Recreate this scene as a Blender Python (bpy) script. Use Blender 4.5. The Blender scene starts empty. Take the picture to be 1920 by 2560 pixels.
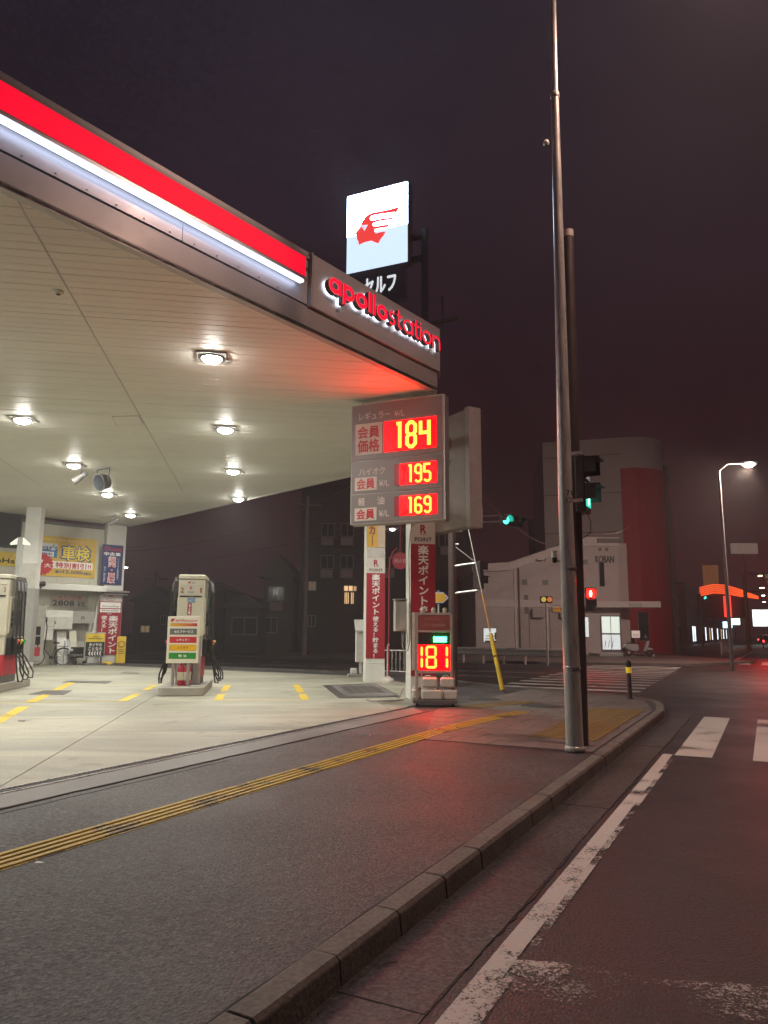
import bpy, math, random
random.seed(7)
SC = bpy.context.scene
COL = SC.collection
R = math.radians
# ---------------------------------------------------------------- camera
FPX, CX, CY, HZ, ROLL, CAMH = 1850.0, 960.0, 1280.0, 1582.0, R(0.3), 1.5   # in pixels of the 1920x2560 photograph
PITCH = math.atan((HZ - CY) / FPX)
_c, _s, _cr, _sr = math.cos(PITCH), math.sin(PITCH), math.cos(ROLL), math.sin(ROLL)
FW = (0, _c, _s)
RT = (_cr, -_sr * _s, _sr * _c)
UP = (-_sr, -_cr * _s, _cr * _c)
import mathutils
cam = bpy.data.cameras.new('camera')
cam_o = bpy.data.objects.new('camera', cam)
COL.objects.link(cam_o)
cam.sensor_fit = 'VERTICAL'
cam.sensor_height = 24.0
cam.lens = 24.0 * FPX / 2560.0
cam.clip_start = 0.05
cam.clip_end = 1500
cam_o.matrix_world = mathutils.Matrix(((RT[0], UP[0], -FW[0], 0), (RT[1], UP[1], -FW[1], 0), (RT[2], UP[2], -FW[2], CAMH), (0, 0, 0, 1)))
SC.camera = cam_o

def ray(x, y):
    a = (x - CX) / FPX; b = -(y - CY) / FPX
    return [FW[i] + a * RT[i] + b * UP[i] for i in range(3)]
def G(x, y, z=0.12):                      # point of the ground (height z) seen at a photo pixel
    d = ray(x, y); t = (z - CAMH) / d[2]
    return (d[0] * t, d[1] * t, z)
def A(x, y, Y):                           # point at forward distance Y seen at a photo pixel
    d = ray(x, y); t = Y / d[1]
    return (d[0] * t, Y, CAMH + d[2] * t)
# ---------------------------------------------------------------- night sky
W = bpy.data.worlds.new('World'); SC.world = W; W.use_nodes = True
nt = W.node_tree; nt.nodes.clear()
wo = nt.nodes.new('ShaderNodeOutputWorld'); wb = nt.nodes.new('ShaderNodeBackground')
tc = nt.nodes.new('ShaderNodeTexCoord'); sx = nt.nodes.new('ShaderNodeSeparateXYZ')
nt.links.new(tc.outputs['Generated'], sx.inputs[0])
rp = nt.nodes.new('ShaderNodeValToRGB')
rp.color_ramp.elements[0].position = 0.0; rp.color_ramp.elements[0].color = (0.034, 0.0052, 0.0072, 1)
rp.color_ramp.elements[1].position = 0.75; rp.color_ramp.elements[1].color = (0.020, 0.0155, 0.024, 1)
e = rp.color_ramp.elements.new(0.22); e.color = (0.016, 0.0048, 0.0066, 1)
nz = nt.nodes.new('ShaderNodeTexNoise'); nz.inputs['Scale'].default_value = 2.2; nz.inputs['Detail'].default_value = 4
nt.links.new(tc.outputs['Generated'], nz.inputs['Vector'])
mr = nt.nodes.new('ShaderNodeMapRange'); mr.inputs['From Min'].default_value = .35; mr.inputs['From Max'].default_value = .7
mr.inputs['To Min'].default_value = .8; mr.inputs['To Max'].default_value = 1.3
nt.links.new(nz.outputs['Fac'], mr.inputs['Value'])
nt.links.new(sx.outputs['Z'], rp.inputs['Fac'])
nt.links.new(rp.outputs['Color'], wb.inputs['Color']); nt.links.new(mr.outputs['Result'], wb.inputs['Strength'])
nt.links.new(wb.outputs[0], wo.inputs['Surface'])
# ---------------------------------------------------------------- render settings
SC.view_settings.view_transform = 'Standard'; SC.view_settings.look = 'None'
SC.view_settings.exposure = 0.0; SC.view_settings.gamma = 1.0; SC.view_settings.use_curve_mapping = False
SC.render.engine = 'CYCLES'
cy = SC.cycles
cy.use_denoising = True
try: cy.denoiser = 'OPENIMAGEDENOISE'; cy.denoising_input_passes = 'RGB_ALBEDO_NORMAL'
except Exception: pass
cy.max_bounces = 4; cy.diffuse_bounces = 3; cy.glossy_bounces = 2; cy.transmission_bounces = 4; cy.volume_bounces = 0; cy.transparent_max_bounces = 6
cy.sample_clamp_indirect = 4.0; cy.sample_clamp_direct = 0.0
cy.caustics_reflective = False; cy.caustics_refractive = False
cy.use_light_tree = True
cy.use_adaptive_sampling = True; cy.adaptive_threshold = 0.015; cy.adaptive_min_samples = 12
# ---------------------------------------------------------------- lamps under the canopy (each sits in its fixture, built further down)
E1 = (0.9874, 0.1582); E2 = (-0.1582, 0.9874)      # axes of the forecourt grid
SOFF = 6.3
LAMP_GRID = []
for a in range(-2, 2):
    for b in range(-1, 5):
        x = -3.05 + a * 4.55 * E1[0] + b * 4.72 * E2[0]; y = 12.45 + a * 4.55 * E1[1] + b * 4.72 * E2[1]
        # inside the canopy outline
        if (x + 4.21) * .793 - (y - 7.41) * .609 > -0.7: continue
        if (x - 1.2) * .737 + (y - 20.2) * .675 > -0.35: continue
        if (x + 11.95) * -.69 + (y - 33.6) * .72 > -0.9: continue
        LAMP_GRID.append((x, y))
def area_light(name, loc, power, size, color, target=None, spread=180, shape='DISK', size_y=None):
    l = bpy.data.lights.new(name, 'AREA'); l.energy = power; l.shape = shape; l.size = size
    if size_y: l.size_y = size_y
    l.color = color; l.spread = R(spread)
    o = bpy.data.objects.new(name, l); COL.objects.link(o); o.location = loc
    if target:
        o.rotation_euler = (mathutils.Vector(target) - mathutils.Vector(loc)).to_track_quat('-Z', 'Y').to_euler()
    return o
for (x, y) in LAMP_GRID:
    area_light('canopy_lamp_light', (x, y, SOFF - 0.125), 120, 0.30, (1.0, 0.98, 0.875), spread=150)
# street lamp on the steel pole beside the kerb (its head is just above the frame)
area_light('street_lamp_light', (4.55, 8.0, 11.15), 400, 0.5, (1.0, 0.64, 0.51), spread=150, shape='RECTANGLE', size_y=0.25)
# ================================================================ helpers
def N(nt, t, **kw):
    n = nt.nodes.new(t)
    for k, v in kw.items(): setattr(n, k, v)
    return n
MATS = {}
def M(name, col, rough=.55, metal=0.0, var=.14, scale=5.0, bump=0.0, bscale=None, emit=0.0, ecol=None, alpha=1.0, spec=.5, stretch=None, var2=0.0):
    """plain procedural material: base colour broken up by two noises, fine relief, optional glow"""
    if name in MATS: return MATS[name]
    m = bpy.data.materials.new(name); m.use_nodes = True; nt = m.node_tree; b = nt.nodes['Principled BSDF']
    tc = N(nt, 'ShaderNodeTexCoord'); vec = tc.outputs['Object']
    if stretch:
        mp = N(nt, 'ShaderNodeMapping'); mp.inputs['Scale'].default_value = stretch; nt.links.new(vec, mp.inputs['Vector']); vec = mp.outputs['Vector']
    if var > 0:
        n1 = N(nt, 'ShaderNodeTexNoise'); n1.inputs['Scale'].default_value = scale; n1.inputs['Detail'].default_value = 5; n1.inputs['Roughness'].default_value = .62
        nt.links.new(vec, n1.inputs['Vector'])
        mr = N(nt, 'ShaderNodeMapRange'); mr.inputs['From Min'].default_value = .3; mr.inputs['From Max'].default_value = .7
        mr.inputs['To Min'].default_value = 1 - var; mr.inputs['To Max'].default_value = 1 + var * .7
        nt.links.new(n1.outputs['Fac'], mr.inputs['Value'])
        mx = N(nt, 'ShaderNodeMix', data_type='RGBA', blend_type='MULTIPLY'); mx.inputs[0].default_value = 1
        mx.inputs[6].default_value = (*col, 1); nt.links.new(mr.outputs[0], mx.inputs[7])
        out = mx.outputs[2]
        if var2 > 0:
            n2 = N(nt, 'ShaderNodeTexNoise'); n2.inputs['Scale'].default_value = scale * 14; n2.inputs['Detail'].default_value = 3
            nt.links.new(tc.outputs['Object'], n2.inputs['Vector'])
            mr2 = N(nt, 'ShaderNodeMapRange'); mr2.inputs['From Min'].default_value = .3; mr2.inputs['From Max'].default_value = .7
            mr2.inputs['To Min'].default_value = 1 - var2; mr2.inputs['To Max'].default_value = 1 + var2
            nt.links.new(n2.outputs['Fac'], mr2.inputs['Value'])
            mx2 = N(nt, 'ShaderNodeMix', data_type='RGBA', blend_type='MULTIPLY'); mx2.inputs[0].default_value = 1
            nt.links.new(out, mx2.inputs[6]); nt.links.new(mr2.outputs[0], mx2.inputs[7]); out = mx2.outputs[2]
        nt.links.new(out, b.inputs['Base Color'])
        rr = N(nt, 'ShaderNodeMapRange'); rr.inputs['To Min'].default_value = max(.03, rough - .12); rr.inputs['To Max'].default_value = min(1, rough + .12)
        nt.links.new(n1.outputs['Fac'], rr.inputs['Value']); nt.links.new(rr.outputs[0], b.inputs['Roughness'])
    else:
        b.inputs['Base Color'].default_value = (*col, 1); b.inputs['Roughness'].default_value = rough
    b.inputs['Metallic'].default_value = metal
    b.inputs['Specular IOR Level'].default_value = spec
    if bump > 0:
        nb = N(nt, 'ShaderNodeTexNoise'); nb.inputs['Scale'].default_value = bscale or scale * 20; nb.inputs['Detail'].default_value = 3
        nt.links.new(tc.outputs['Object'], nb.inputs['Vector'])
        bp = N(nt, 'ShaderNodeBump'); bp.inputs['Strength'].default_value = bump; bp.inputs['Distance'].default_value = .01
        nt.links.new(nb.outputs['Fac'], bp.inputs['Height']); nt.links.new(bp.outputs['Normal'], b.inputs['Normal'])
    if emit > 0:
        b.inputs['Emission Color'].default_value = (*(ecol or col), 1); b.inputs['Emission Strength'].default_value = emit
    if alpha < 1: b.inputs['Alpha'].default_value = alpha
    MATS[name] = m
    return m

def worn(name, col, under, wear=.5, scale=3.0, rough=.6, edge=26.0, flat=False):
    """paint rubbed through to the surface beneath it"""
    if name in MATS: return MATS[name]
    m = bpy.data.materials.new(name); m.use_nodes = True; nt = m.node_tree; b = nt.nodes['Principled BSDF']
    tc = N(nt, 'ShaderNodeTexCoord')
    a = N(nt, 'ShaderNodeTexNoise'); a.inputs['Scale'].default_value = scale; a.inputs['Detail'].default_value = 3
    f = N(nt, 'ShaderNodeTexNoise'); f.inputs['Scale'].default_value = edge; f.inputs['Detail'].default_value = 7; f.inputs['Roughness'].default_value = .8
    for n in (a, f): nt.links.new(tc.outputs['Object'], n.inputs['Vector'])
    ad = N(nt, 'ShaderNodeMath', operation='MULTIPLY_ADD'); nt.links.new(a.outputs['Fac'], ad.inputs[0]); ad.inputs[1].default_value = .9; nt.links.new(f.outputs['Fac'], ad.inputs[2])
    rp = N(nt, 'ShaderNodeMapRange'); rp.inputs['From Min'].default_value = .55 + wear * .6; rp.inputs['From Max'].default_value = .60 + wear * .6
    nt.links.new(ad.outputs[0], rp.inputs['Value'])
    mx = N(nt, 'ShaderNodeMix', data_type='RGBA'); nt.links.new(rp.outputs[0], mx.inputs[0])
    mx.inputs[6].default_value = (*under, 1)
    g = N(nt, 'ShaderNodeMix', data_type='RGBA', blend_type='MULTIPLY'); g.inputs[0].default_value = .45; g.inputs[6].default_value = (*col, 1); nt.links.new(f.outputs['Fac'], g.inputs[7])
    nt.links.new(g.outputs[2], mx.inputs[7])
    nt.links.new(mx.outputs[2], b.inputs['Base Color']); b.inputs['Roughness'].default_value = rough
    if flat: nt.links.new(rp.outputs[0], b.inputs['Alpha']); mx.inputs[6].default_value = (*[v * .6 for v in col], 1)
    bp = N(nt, 'ShaderNodeBump'); bp.inputs['Strength'].default_value = .35; bp.inputs['Distance'].default_value = .006
    nt.links.new(f.outputs['Fac'], bp.inputs['Height']); nt.links.new(bp.outputs['Normal'], b.inputs['Normal'])
    MATS[name] = m
    return m

class MB:
    """collects shapes; build() links them as one mesh object"""
    def __init__(s): s.v = []; s.f = []; s.sm = []; s.mi = []; s.cur = 0
    def add(s, vs, fs, smooth=False):
        o = len(s.v); s.v += [tuple(p) for p in vs]
        for f in fs: s.f.append([i + o for i in f]); s.sm.append(smooth); s.mi.append(s.cur)
        return s
    def box(s, cx, cy, cz, sx, sy, sz, rz=0.0):
        c, n = math.cos(rz), math.sin(rz); vs = []
        for dz in (-.5, .5):
            for dx, dy in ((-.5, -.5), (.5, -.5), (.5, .5), (-.5, .5)):
                x, y = dx * sx, dy * sy; vs.append((cx + x * c - y * n, cy + x * n + y * c, cz + dz * sz))
        return s.add(vs, [(3, 2, 1, 0), (4, 5, 6, 7), (0, 1, 5, 4), (1, 2, 6, 5), (2, 3, 7, 6), (3, 0, 4, 7)])
    def bb(s, x0, x1, y0, y1, z0, z1): return s.box((x0 + x1) / 2, (y0 + y1) / 2, (z0 + z1) / 2, abs(x1 - x0), abs(y1 - y0), abs(z1 - z0))
    def prism(s, poly, z0, z1):
        n = len(poly); vs = [(p[0], p[1], z0) for p in poly] + [(p[0], p[1], z1) for p in poly]
        ar = sum(poly[i][0] * poly[(i + 1) % n][1] - poly[(i + 1) % n][0] * poly[i][1] for i in range(n))
        if ar < 0: return MB.prism(s, poly[::-1], z0, z1)
        return s.add(vs, [tuple(range(n - 1, -1, -1)), tuple(range(n, 2 * n))] + [(i, (i + 1) % n, n + (i + 1) % n, n + i) for i in range(n)])
    def prismy(s, poly, y0, y1):                 # polygon in x,z pushed along y
        n = len(poly)
        ar = sum(poly[i][0] * poly[(i + 1) % n][1] - poly[(i + 1) % n][0] * poly[i][1] for i in range(n))
        if ar < 0: poly = poly[::-1]
        vs = [(p[0], y0, p[1]) for p in poly] + [(p[0], y1, p[1]) for p in poly]
        return s.add(vs, [tuple(range(n)), tuple(range(2 * n - 1, n - 1, -1))] + [((i + 1) % n, i, n + i, n + (i + 1) % n) for i in range(n)])
    def prismx(s, poly, x0, x1):                 # polygon in y,z pushed along x
        n = len(poly)
        ar = sum(poly[i][0] * poly[(i + 1) % n][1] - poly[(i + 1) % n][0] * poly[i][1] for i in range(n))
        if ar < 0: poly = poly[::-1]
        vs = [(x0, p[0], p[1]) for p in poly] + [(x1, p[0], p[1]) for p in poly]
        return s.add(vs, [tuple(range(n - 1, -1, -1)), tuple(range(n, 2 * n))] + [(i, (i + 1) % n, n + (i + 1) % n, n + i) for i in range(n)])
    def cyl(s, p, q, r0, r1=None, n=12, cap=True):
        r1 = r0 if r1 is None else r1
        p = mathutils.Vector(p); q = mathutils.Vector(q); d = (q - p).normalized()
        a = d.orthogonal().normalized(); b = d.cross(a)
        ring = lambda c, r: [tuple(c + (a * math.cos(t) + b * math.sin(t)) * r) for t in [2 * math.pi * i / n for i in range(n)]]
        r_a, r_b = ring(p, r0), ring(q, r1)
        s.add(r_a + r_b, [(i, (i + 1) % n, n + (i + 1) % n, n + i) for i in range(n)], True)
        if cap: s.add(r_a, [tuple(range(n - 1, -1, -1))]); s.add(r_b, [tuple(range(n))])
        return s
    def tube(s, pts, r, n=8):
        P = [mathutils.Vector(p) for p in pts]; rings = []; a = None
        for i, p in enumerate(P):
            d = (P[min(i + 1, len(P) - 1)] - P[max(i - 1, 0)]).normalized()
            a = d.orthogonal().normalized() if a is None else (a - d * a.dot(d)).normalized()
            b = d.cross(a); rings += [tuple(p + (a * math.cos(t) + b * math.sin(t)) * r) for t in [2 * math.pi * k / n for k in range(n)]]
        fs = [(i * n + k, i * n + (k + 1) % n, (i + 1) * n + (k + 1) % n, (i + 1) * n + k) for i in range(len(P) - 1) for k in range(n)]
        s.add(rings, fs, True)
        s.add(rings[:n], [tuple(range(n - 1, -1, -1))]); s.add(rings[-n:], [tuple(range(n))])
        return s
    def lathe(s, prof, c=(0, 0, 0), n=20):       # profile of (radius, z)
        vs = []
        for r, z in prof: vs += [(c[0] + r * math.cos(2 * math.pi * k / n), c[1] + r * math.sin(2 * math.pi * k / n), c[2] + z) for k in range(n)]
        fs = [(i * n + k, i * n + (k + 1) % n, (i + 1) * n + (k + 1) % n, (i + 1) * n + k) for i in range(len(prof) - 1) for k in range(n)]
        return s.add(vs, fs, True)
    def ribbon(s, pts, w, y0, y1, closed=False):  # a flat band of width w along a path in x,z, with thickness in y
        n = len(pts); L = []; Rr = []
        for i, p in enumerate(pts):
            a = pts[i - 1] if (i > 0 or closed) else p; b = pts[(i + 1) % n] if (i < n - 1 or closed) else p
            d1 = mathutils.Vector((p[0] - a[0], p[1] - a[1])); d2 = mathutils.Vector((b[0] - p[0], b[1] - p[1]))
            if d1.length < 1e-9: d1 = d2
            if d2.length < 1e-9: d2 = d1
            d1.normalize(); d2.normalize(); m = (d1 + d2); m = m.normalized() if m.length > 1e-6 else d1
            nn = mathutils.Vector((-m.y, m.x)); k = 1 / max(.5, nn.dot(mathutils.Vector((-d1.y, d1.x))))
            L.append((p[0] + nn.x * w / 2 * k, p[1] + nn.y * w / 2 * k)); Rr.append((p[0] - nn.x * w / 2 * k, p[1] - nn.y * w / 2 * k))
        vs = []
        for l, r in zip(L, Rr): vs += [(l[0], y0, l[1]), (r[0], y0, r[1]), (r[0], y1, r[1]), (l[0], y1, l[1])]
        fs = []
        for i in range(n if closed else n - 1):
            a, b = i * 4, ((i + 1) % n) * 4
            fs += [(a, a + 1, b + 1, b), (a + 1, a + 2, b + 2, b + 1), (a + 2, a + 3, b + 3, b + 2), (a + 3, a, b, b + 3)]
        if not closed: fs += [(3, 2, 1, 0), (n * 4 - 4, n * 4 - 3, n * 4 - 2, n * 4 - 1)]
        return s.add(vs, fs)
    def mesh(s, name='mesh', mats=()):
        me = bpy.data.meshes.new(name); me.from_pydata(s.v, [], s.f)
        me.polygons.foreach_set('use_smooth', s.sm)
        for m in mats: me.materials.append(m)
        if len(mats) > 1: me.polygons.foreach_set('material_index', s.mi)
        me.update(); return me
    def build(s, name, mat, parent=None, bevel=0.0, seg=2):
        o = bpy.data.objects.new(name, s.mesh(name, mat if isinstance(mat, (list, tuple)) else (mat,))); COL.objects.link(o); o.parent = parent
        if bevel > 0:
            b = o.modifiers.new('bevel', 'BEVEL'); b.width = bevel; b.segments = seg; b.limit_method = 'ANGLE'; b.angle_limit = R(40)
        return o

def tag(o, label=None, cat=None, group=None, kind=None):
    if label: o['label'] = label
    if cat: o['category'] = cat
    if group: o['group'] = group
    if kind: o['kind'] = kind
    return o
def thing(name, label, cat, loc=(0, 0, 0), rz=0.0, group=None):
    o = bpy.data.objects.new(name, None); COL.objects.link(o); o.location = loc; o.rotation_euler = (0, 0, rz); o.empty_display_size = .2
    return tag(o, label, cat, group)
def copy_tree(o, parent=None):
    c = o.copy(); COL.objects.link(c); c.parent = parent
    for ch in list(o.children): copy_tree(ch, c)
    return c
def place(me, name, parent, loc, rz=0.0):         # another object that shares a mesh
    o = bpy.data.objects.new(name, me); COL.objects.link(o); o.parent = parent; o.location = loc; o.rotation_euler = (0, 0, rz); return o
def box(name, mat, parent, x0, x1, y0, y1, z0, z1, bevel=0.0): return MB().bb(x0, x1, y0, y1, z0, z1).build(name, mat, parent, bevel)
_TX = {}
def text(parent, s, x0, x1, z0, z1, y, mat, bold=0.0, vertical=False, name='lettering', pitch=1.0, shear=0.0):
    """flat lettering fitted into x0..x1, z0..z1 on the plane y of its parent, facing -y"""
    if vertical: s = '\n'.join(s.replace('ー', '｜'))
    key = (s, vertical, pitch)
    if key not in _TX:
        c = bpy.data.curves.new('t', 'FONT'); c.body = s; c.size = 1; c.resolution_u = 2
        c.align_x = 'CENTER' if vertical else 'LEFT'; c.space_line = 1.02 * pitch if vertical else 1
        c.space_character = 1 if vertical else pitch
        o = bpy.data.objects.new('t', c); COL.objects.link(o)
        m = bpy.data.meshes.new_from_object(o.evaluated_get(bpy.context.evaluated_depsgraph_get()))
        vs = [tuple(v.co) for v in m.vertices]; fs = [tuple(p.vertices) for p in m.polygons]
        bpy.data.objects.remove(o); bpy.data.curves.remove(c); bpy.data.meshes.remove(m)
        _TX[key] = (vs, fs)
    vs, fs = _TX[key]
    ax, bx_ = min(v[0] for v in vs), max(v[0] for v in vs); az, bz = min(v[1] for v in vs), max(v[1] for v in vs)
    kx = (x1 - x0) / max(1e-6, bx_ - ax); kz = (z1 - z0) / max(1e-6, bz - az)
    mb = MB()
    h = (z1 - z0) / (s.count('\n') + 1)
    offs = [(0, 0)] if bold <= 0 else [(0, 0), (-bold * h, 0), (bold * h, 0), (0, bold * h), (0, -bold * h)]
    for i, (dx, dz) in enumerate(offs):
        yy = y - .0004 * i
        mb.add([(x0 + (v[0] - ax) * kx + dx + shear * (v[1] - az) * kz, yy, z0 + (v[1] - az) * kz + dz) for v in vs], fs)
    return mb.build(name, mat, parent)
def clip(poly, n, d):                             # keep the side n.p <= d of a polygon
    out = []
    for i in range(len(poly)):
        a, b = poly[i], poly[(i + 1) % len(poly)]; da = a[0] * n[0] + a[1] * n[1] - d; db = b[0] * n[0] + b[1] * n[1] - d
        if da <= 0: out.append(a)
        if (da < 0 < db) or (db < 0 < da):
            t = da / (da - db); out.append((a[0] + (b[0] - a[0]) * t, a[1] + (b[1] - a[1]) * t))
    return out
# ---------------------------------------------------------------- common materials
white = M('white_paint', (.72, .71, .66), .45, var=.08, scale=3)
cream = M('cream_paint', (.66, .63, .50), .45, var=.08, scale=3)
grey = M('grey_paint', (.33, .32, .30), .5, var=.1)
dgrey = M('dark_grey_paint', (.11, .105, .10), .5)
black = M('black_plastic', (.012, .012, .013), .45)
rubber = M('black_rubber', (.014, .014, .015), .55)
steel = M('galvanised_steel', (.50, .48, .45), .30, .25, var=.3, scale=4, stretch=(6, 6, .7))
alu = M('aluminium', (.60, .60, .58), .35, .8, var=.12)
red = M('red_print', (.42, .018, .03), .45, var=.06)
dred = M('crimson_print', (.33, .012, .028), .5, var=.08)
ink = M('black_ink', (.015, .014, .016), .5, var=0)
wink = M('white_ink', (.82, .80, .76), .5, var=0)
rink = M('red_ink', (.50, .014, .022), .5, var=0)
bink = M('blue_ink', (.02, .06, .22), .5, var=0)
yink = M('yellow_ink', (.80, .62, .03), .5, var=0)
gold = M('amber_print', (.62, .36, .03), .45, var=.06)
navy = M('navy_print', (.022, .03, .12), .45, var=.08)
green = M('green_print', (.015, .26, .03), .45, var=.05)
yellow = M('yellow_paint', (.62, .42, .02), .5, var=.12)
glass = M('dark_glass', (.02, .022, .024), .08, var=0, spec=.6)
lit_white = M('lamp_lens', (.9, .9, .85), .4, var=0, emit=210, ecol=(1, .98, .90))
led_red = M('red_led_panel', (.05, .0, .0), .5, var=0, emit=27.0, ecol=(1.0, 0.0, 0.0003))
led_amber = M('amber_led_digit', (.2, .15, .01), .5, var=0, emit=1.6, ecol=(1.0, .92, .09))
# ================================================================ ground
UX, UY = 0.4524, 0.8918                            # direction of the road we look along
def ST(s, t): return (s * UX + t * UY, s * UY - t * UX)      # s along the road, t to its right
def E12(a, b): return (a * E1[0] + b * E2[0], a * E1[1] + b * E2[1])
VX, VY = -0.857, 0.515                             # direction of the cross street
ROADA = math.atan2(UY, UX)

def asphalt(name, base, rough, grain=95.0, spark=1.6, bump=.5, patch=.18, spots=0.0):
    m = bpy.data.materials.new(name); m.use_nodes = True; nt = m.node_tree; b = nt.nodes['Principled BSDF']
    tc = N(nt, 'ShaderNodeTexCoord'); P_ = tc.outputs['Object']
    big = N(nt, 'ShaderNodeTexNoise'); big.inputs['Scale'].default_value = .7; big.inputs['Detail'].default_value = 6; nt.links.new(P_, big.inputs['Vector'])
    vo = N(nt, 'ShaderNodeTexVoronoi'); vo.inputs['Scale'].default_value = grain; vo.inputs['Randomness'].default_value = 1; nt.links.new(P_, vo.inputs['Vector'])
    fine = N(nt, 'ShaderNodeTexNoise'); fine.inputs['Scale'].default_value = grain * .8; fine.inputs['Detail'].default_value = 5; fine.inputs['Roughness'].default_value = .7; nt.links.new(P_, fine.inputs['Vector'])
    r1 = N(nt, 'ShaderNodeMapRange'); r1.inputs['From Min'].default_value = .3; r1.inputs['From Max'].default_value = .7; r1.inputs['To Min'].default_value = 1 - patch; r1.inputs['To Max'].default_value = 1 + patch; nt.links.new(big.outputs['Fac'], r1.inputs['Value'])
    r2 = N(nt, 'ShaderNodeMapRange'); r2.inputs['From Min'].default_value = .35; r2.inputs['From Max'].default_value = .72; r2.inputs['To Min'].default_value = .45; r2.inputs['To Max'].default_value = spark; nt.links.new(fine.outputs['Fac'], r2.inputs['Value'])
    sep = N(nt, 'ShaderNodeSeparateColor'); nt.links.new(vo.outputs['Color'], sep.inputs[0])
    r3 = N(nt, 'ShaderNodeMapRange'); r3.inputs['From Min'].default_value = .0; r3.inputs['From Max'].default_value = 1; r3.inputs['To Min'].default_value = .35; r3.inputs['To Max'].default_value = 1.75; nt.links.new(sep.outputs[0], r3.inputs['Value'])
    m1 = N(nt, 'ShaderNodeMath', operation='MULTIPLY'); nt.links.new(r1.outputs[0], m1.inputs[0]); nt.links.new(r2.outputs[0], m1.inputs[1])
    m2 = N(nt, 'ShaderNodeMath', operation='MULTIPLY'); nt.links.new(m1.outputs[0], m2.inputs[0]); nt.links.new(r3.outputs[0], m2.inputs[1])
    if spots:
        sv = N(nt, 'ShaderNodeTexVoronoi'); sv.inputs['Scale'].default_value = 1.7; nt.links.new(P_, sv.inputs['Vector'])
        sr = N(nt, 'ShaderNodeMapRange'); sr.inputs['From Min'].default_value = .035; sr.inputs['From Max'].default_value = .06; sr.inputs['To Min'].default_value = 1 - spots; sr.inputs['To Max'].default_value = 1; nt.links.new(sv.outputs['Distance'], sr.inputs['Value'])
        st2 = N(nt, 'ShaderNodeTexNoise'); st2.inputs['Scale'].default_value = 1.5; st2.inputs['Detail'].default_value = 7; st2.inputs['Distortion'].default_value = 1.2; nt.links.new(P_, st2.inputs['Vector'])
        sr2 = N(nt, 'ShaderNodeMapRange'); sr2.inputs['From Min'].default_value = .56; sr2.inputs['From Max'].default_value = .70; sr2.inputs['To Min'].default_value = 1; sr2.inputs['To Max'].default_value = 1 - spots * .8; nt.links.new(st2.outputs['Fac'], sr2.inputs['Value'])
        m3 = N(nt, 'ShaderNodeMath', operation='MULTIPLY'); nt.links.new(sr.outputs[0], m3.inputs[0]); nt.links.new(sr2.outputs[0], m3.inputs[1])
        m4 = N(nt, 'ShaderNodeMath', operation='MULTIPLY'); nt.links.new(m2.outputs[0], m4.inputs[0]); nt.links.new(m3.outputs[0], m4.inputs[1]); m2 = m4
    mx = N(nt, 'ShaderNodeMix', data_type='RGBA', blend_type='MULTIPLY'); mx.inputs[0].default_value = 1; mx.inputs[6].default_value = (*base, 1); nt.links.new(m2.outputs[0], mx.inputs[7])
    nt.links.new(mx.outputs[2], b.inputs['Base Color'])
    rr = N(nt, 'ShaderNodeMapRange'); rr.inputs['From Min'].default_value = .3; rr.inputs['From Max'].default_value = .7; rr.inputs['To Min'].default_value = rough - .1; rr.inputs['To Max'].default_value = rough + .12
    nt.links.new(big.outputs['Fac'], rr.inputs['Value']); nt.links.new(rr.outputs[0], b.inputs['Roughness'])
    bp = N(nt, 'ShaderNodeBump'); bp.inputs['Strength'].default_value = bump; bp.inputs['Distance'].default_value = .006
    ad = N(nt, 'ShaderNodeMath', operation='ADD'); nt.links.new(vo.outputs['Distance'], ad.inputs[0]); nt.links.new(fine.outputs['Fac'], ad.inputs[1])
    nt.links.new(ad.outputs[0], bp.inputs['Height']); nt.links.new(bp.outputs['Normal'], b.inputs['Normal'])
    return m
ROAD_C = (.0175, .015, .015); WALK_C = (.037, .034, .034)
m_road = asphalt('road_asphalt', ROAD_C, .48, 70, 1.9, .7, .3, .3)
m_walk = asphalt('pavement_asphalt', WALK_C, .60, 58, 2.2, 1.0, .34, .4)

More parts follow.
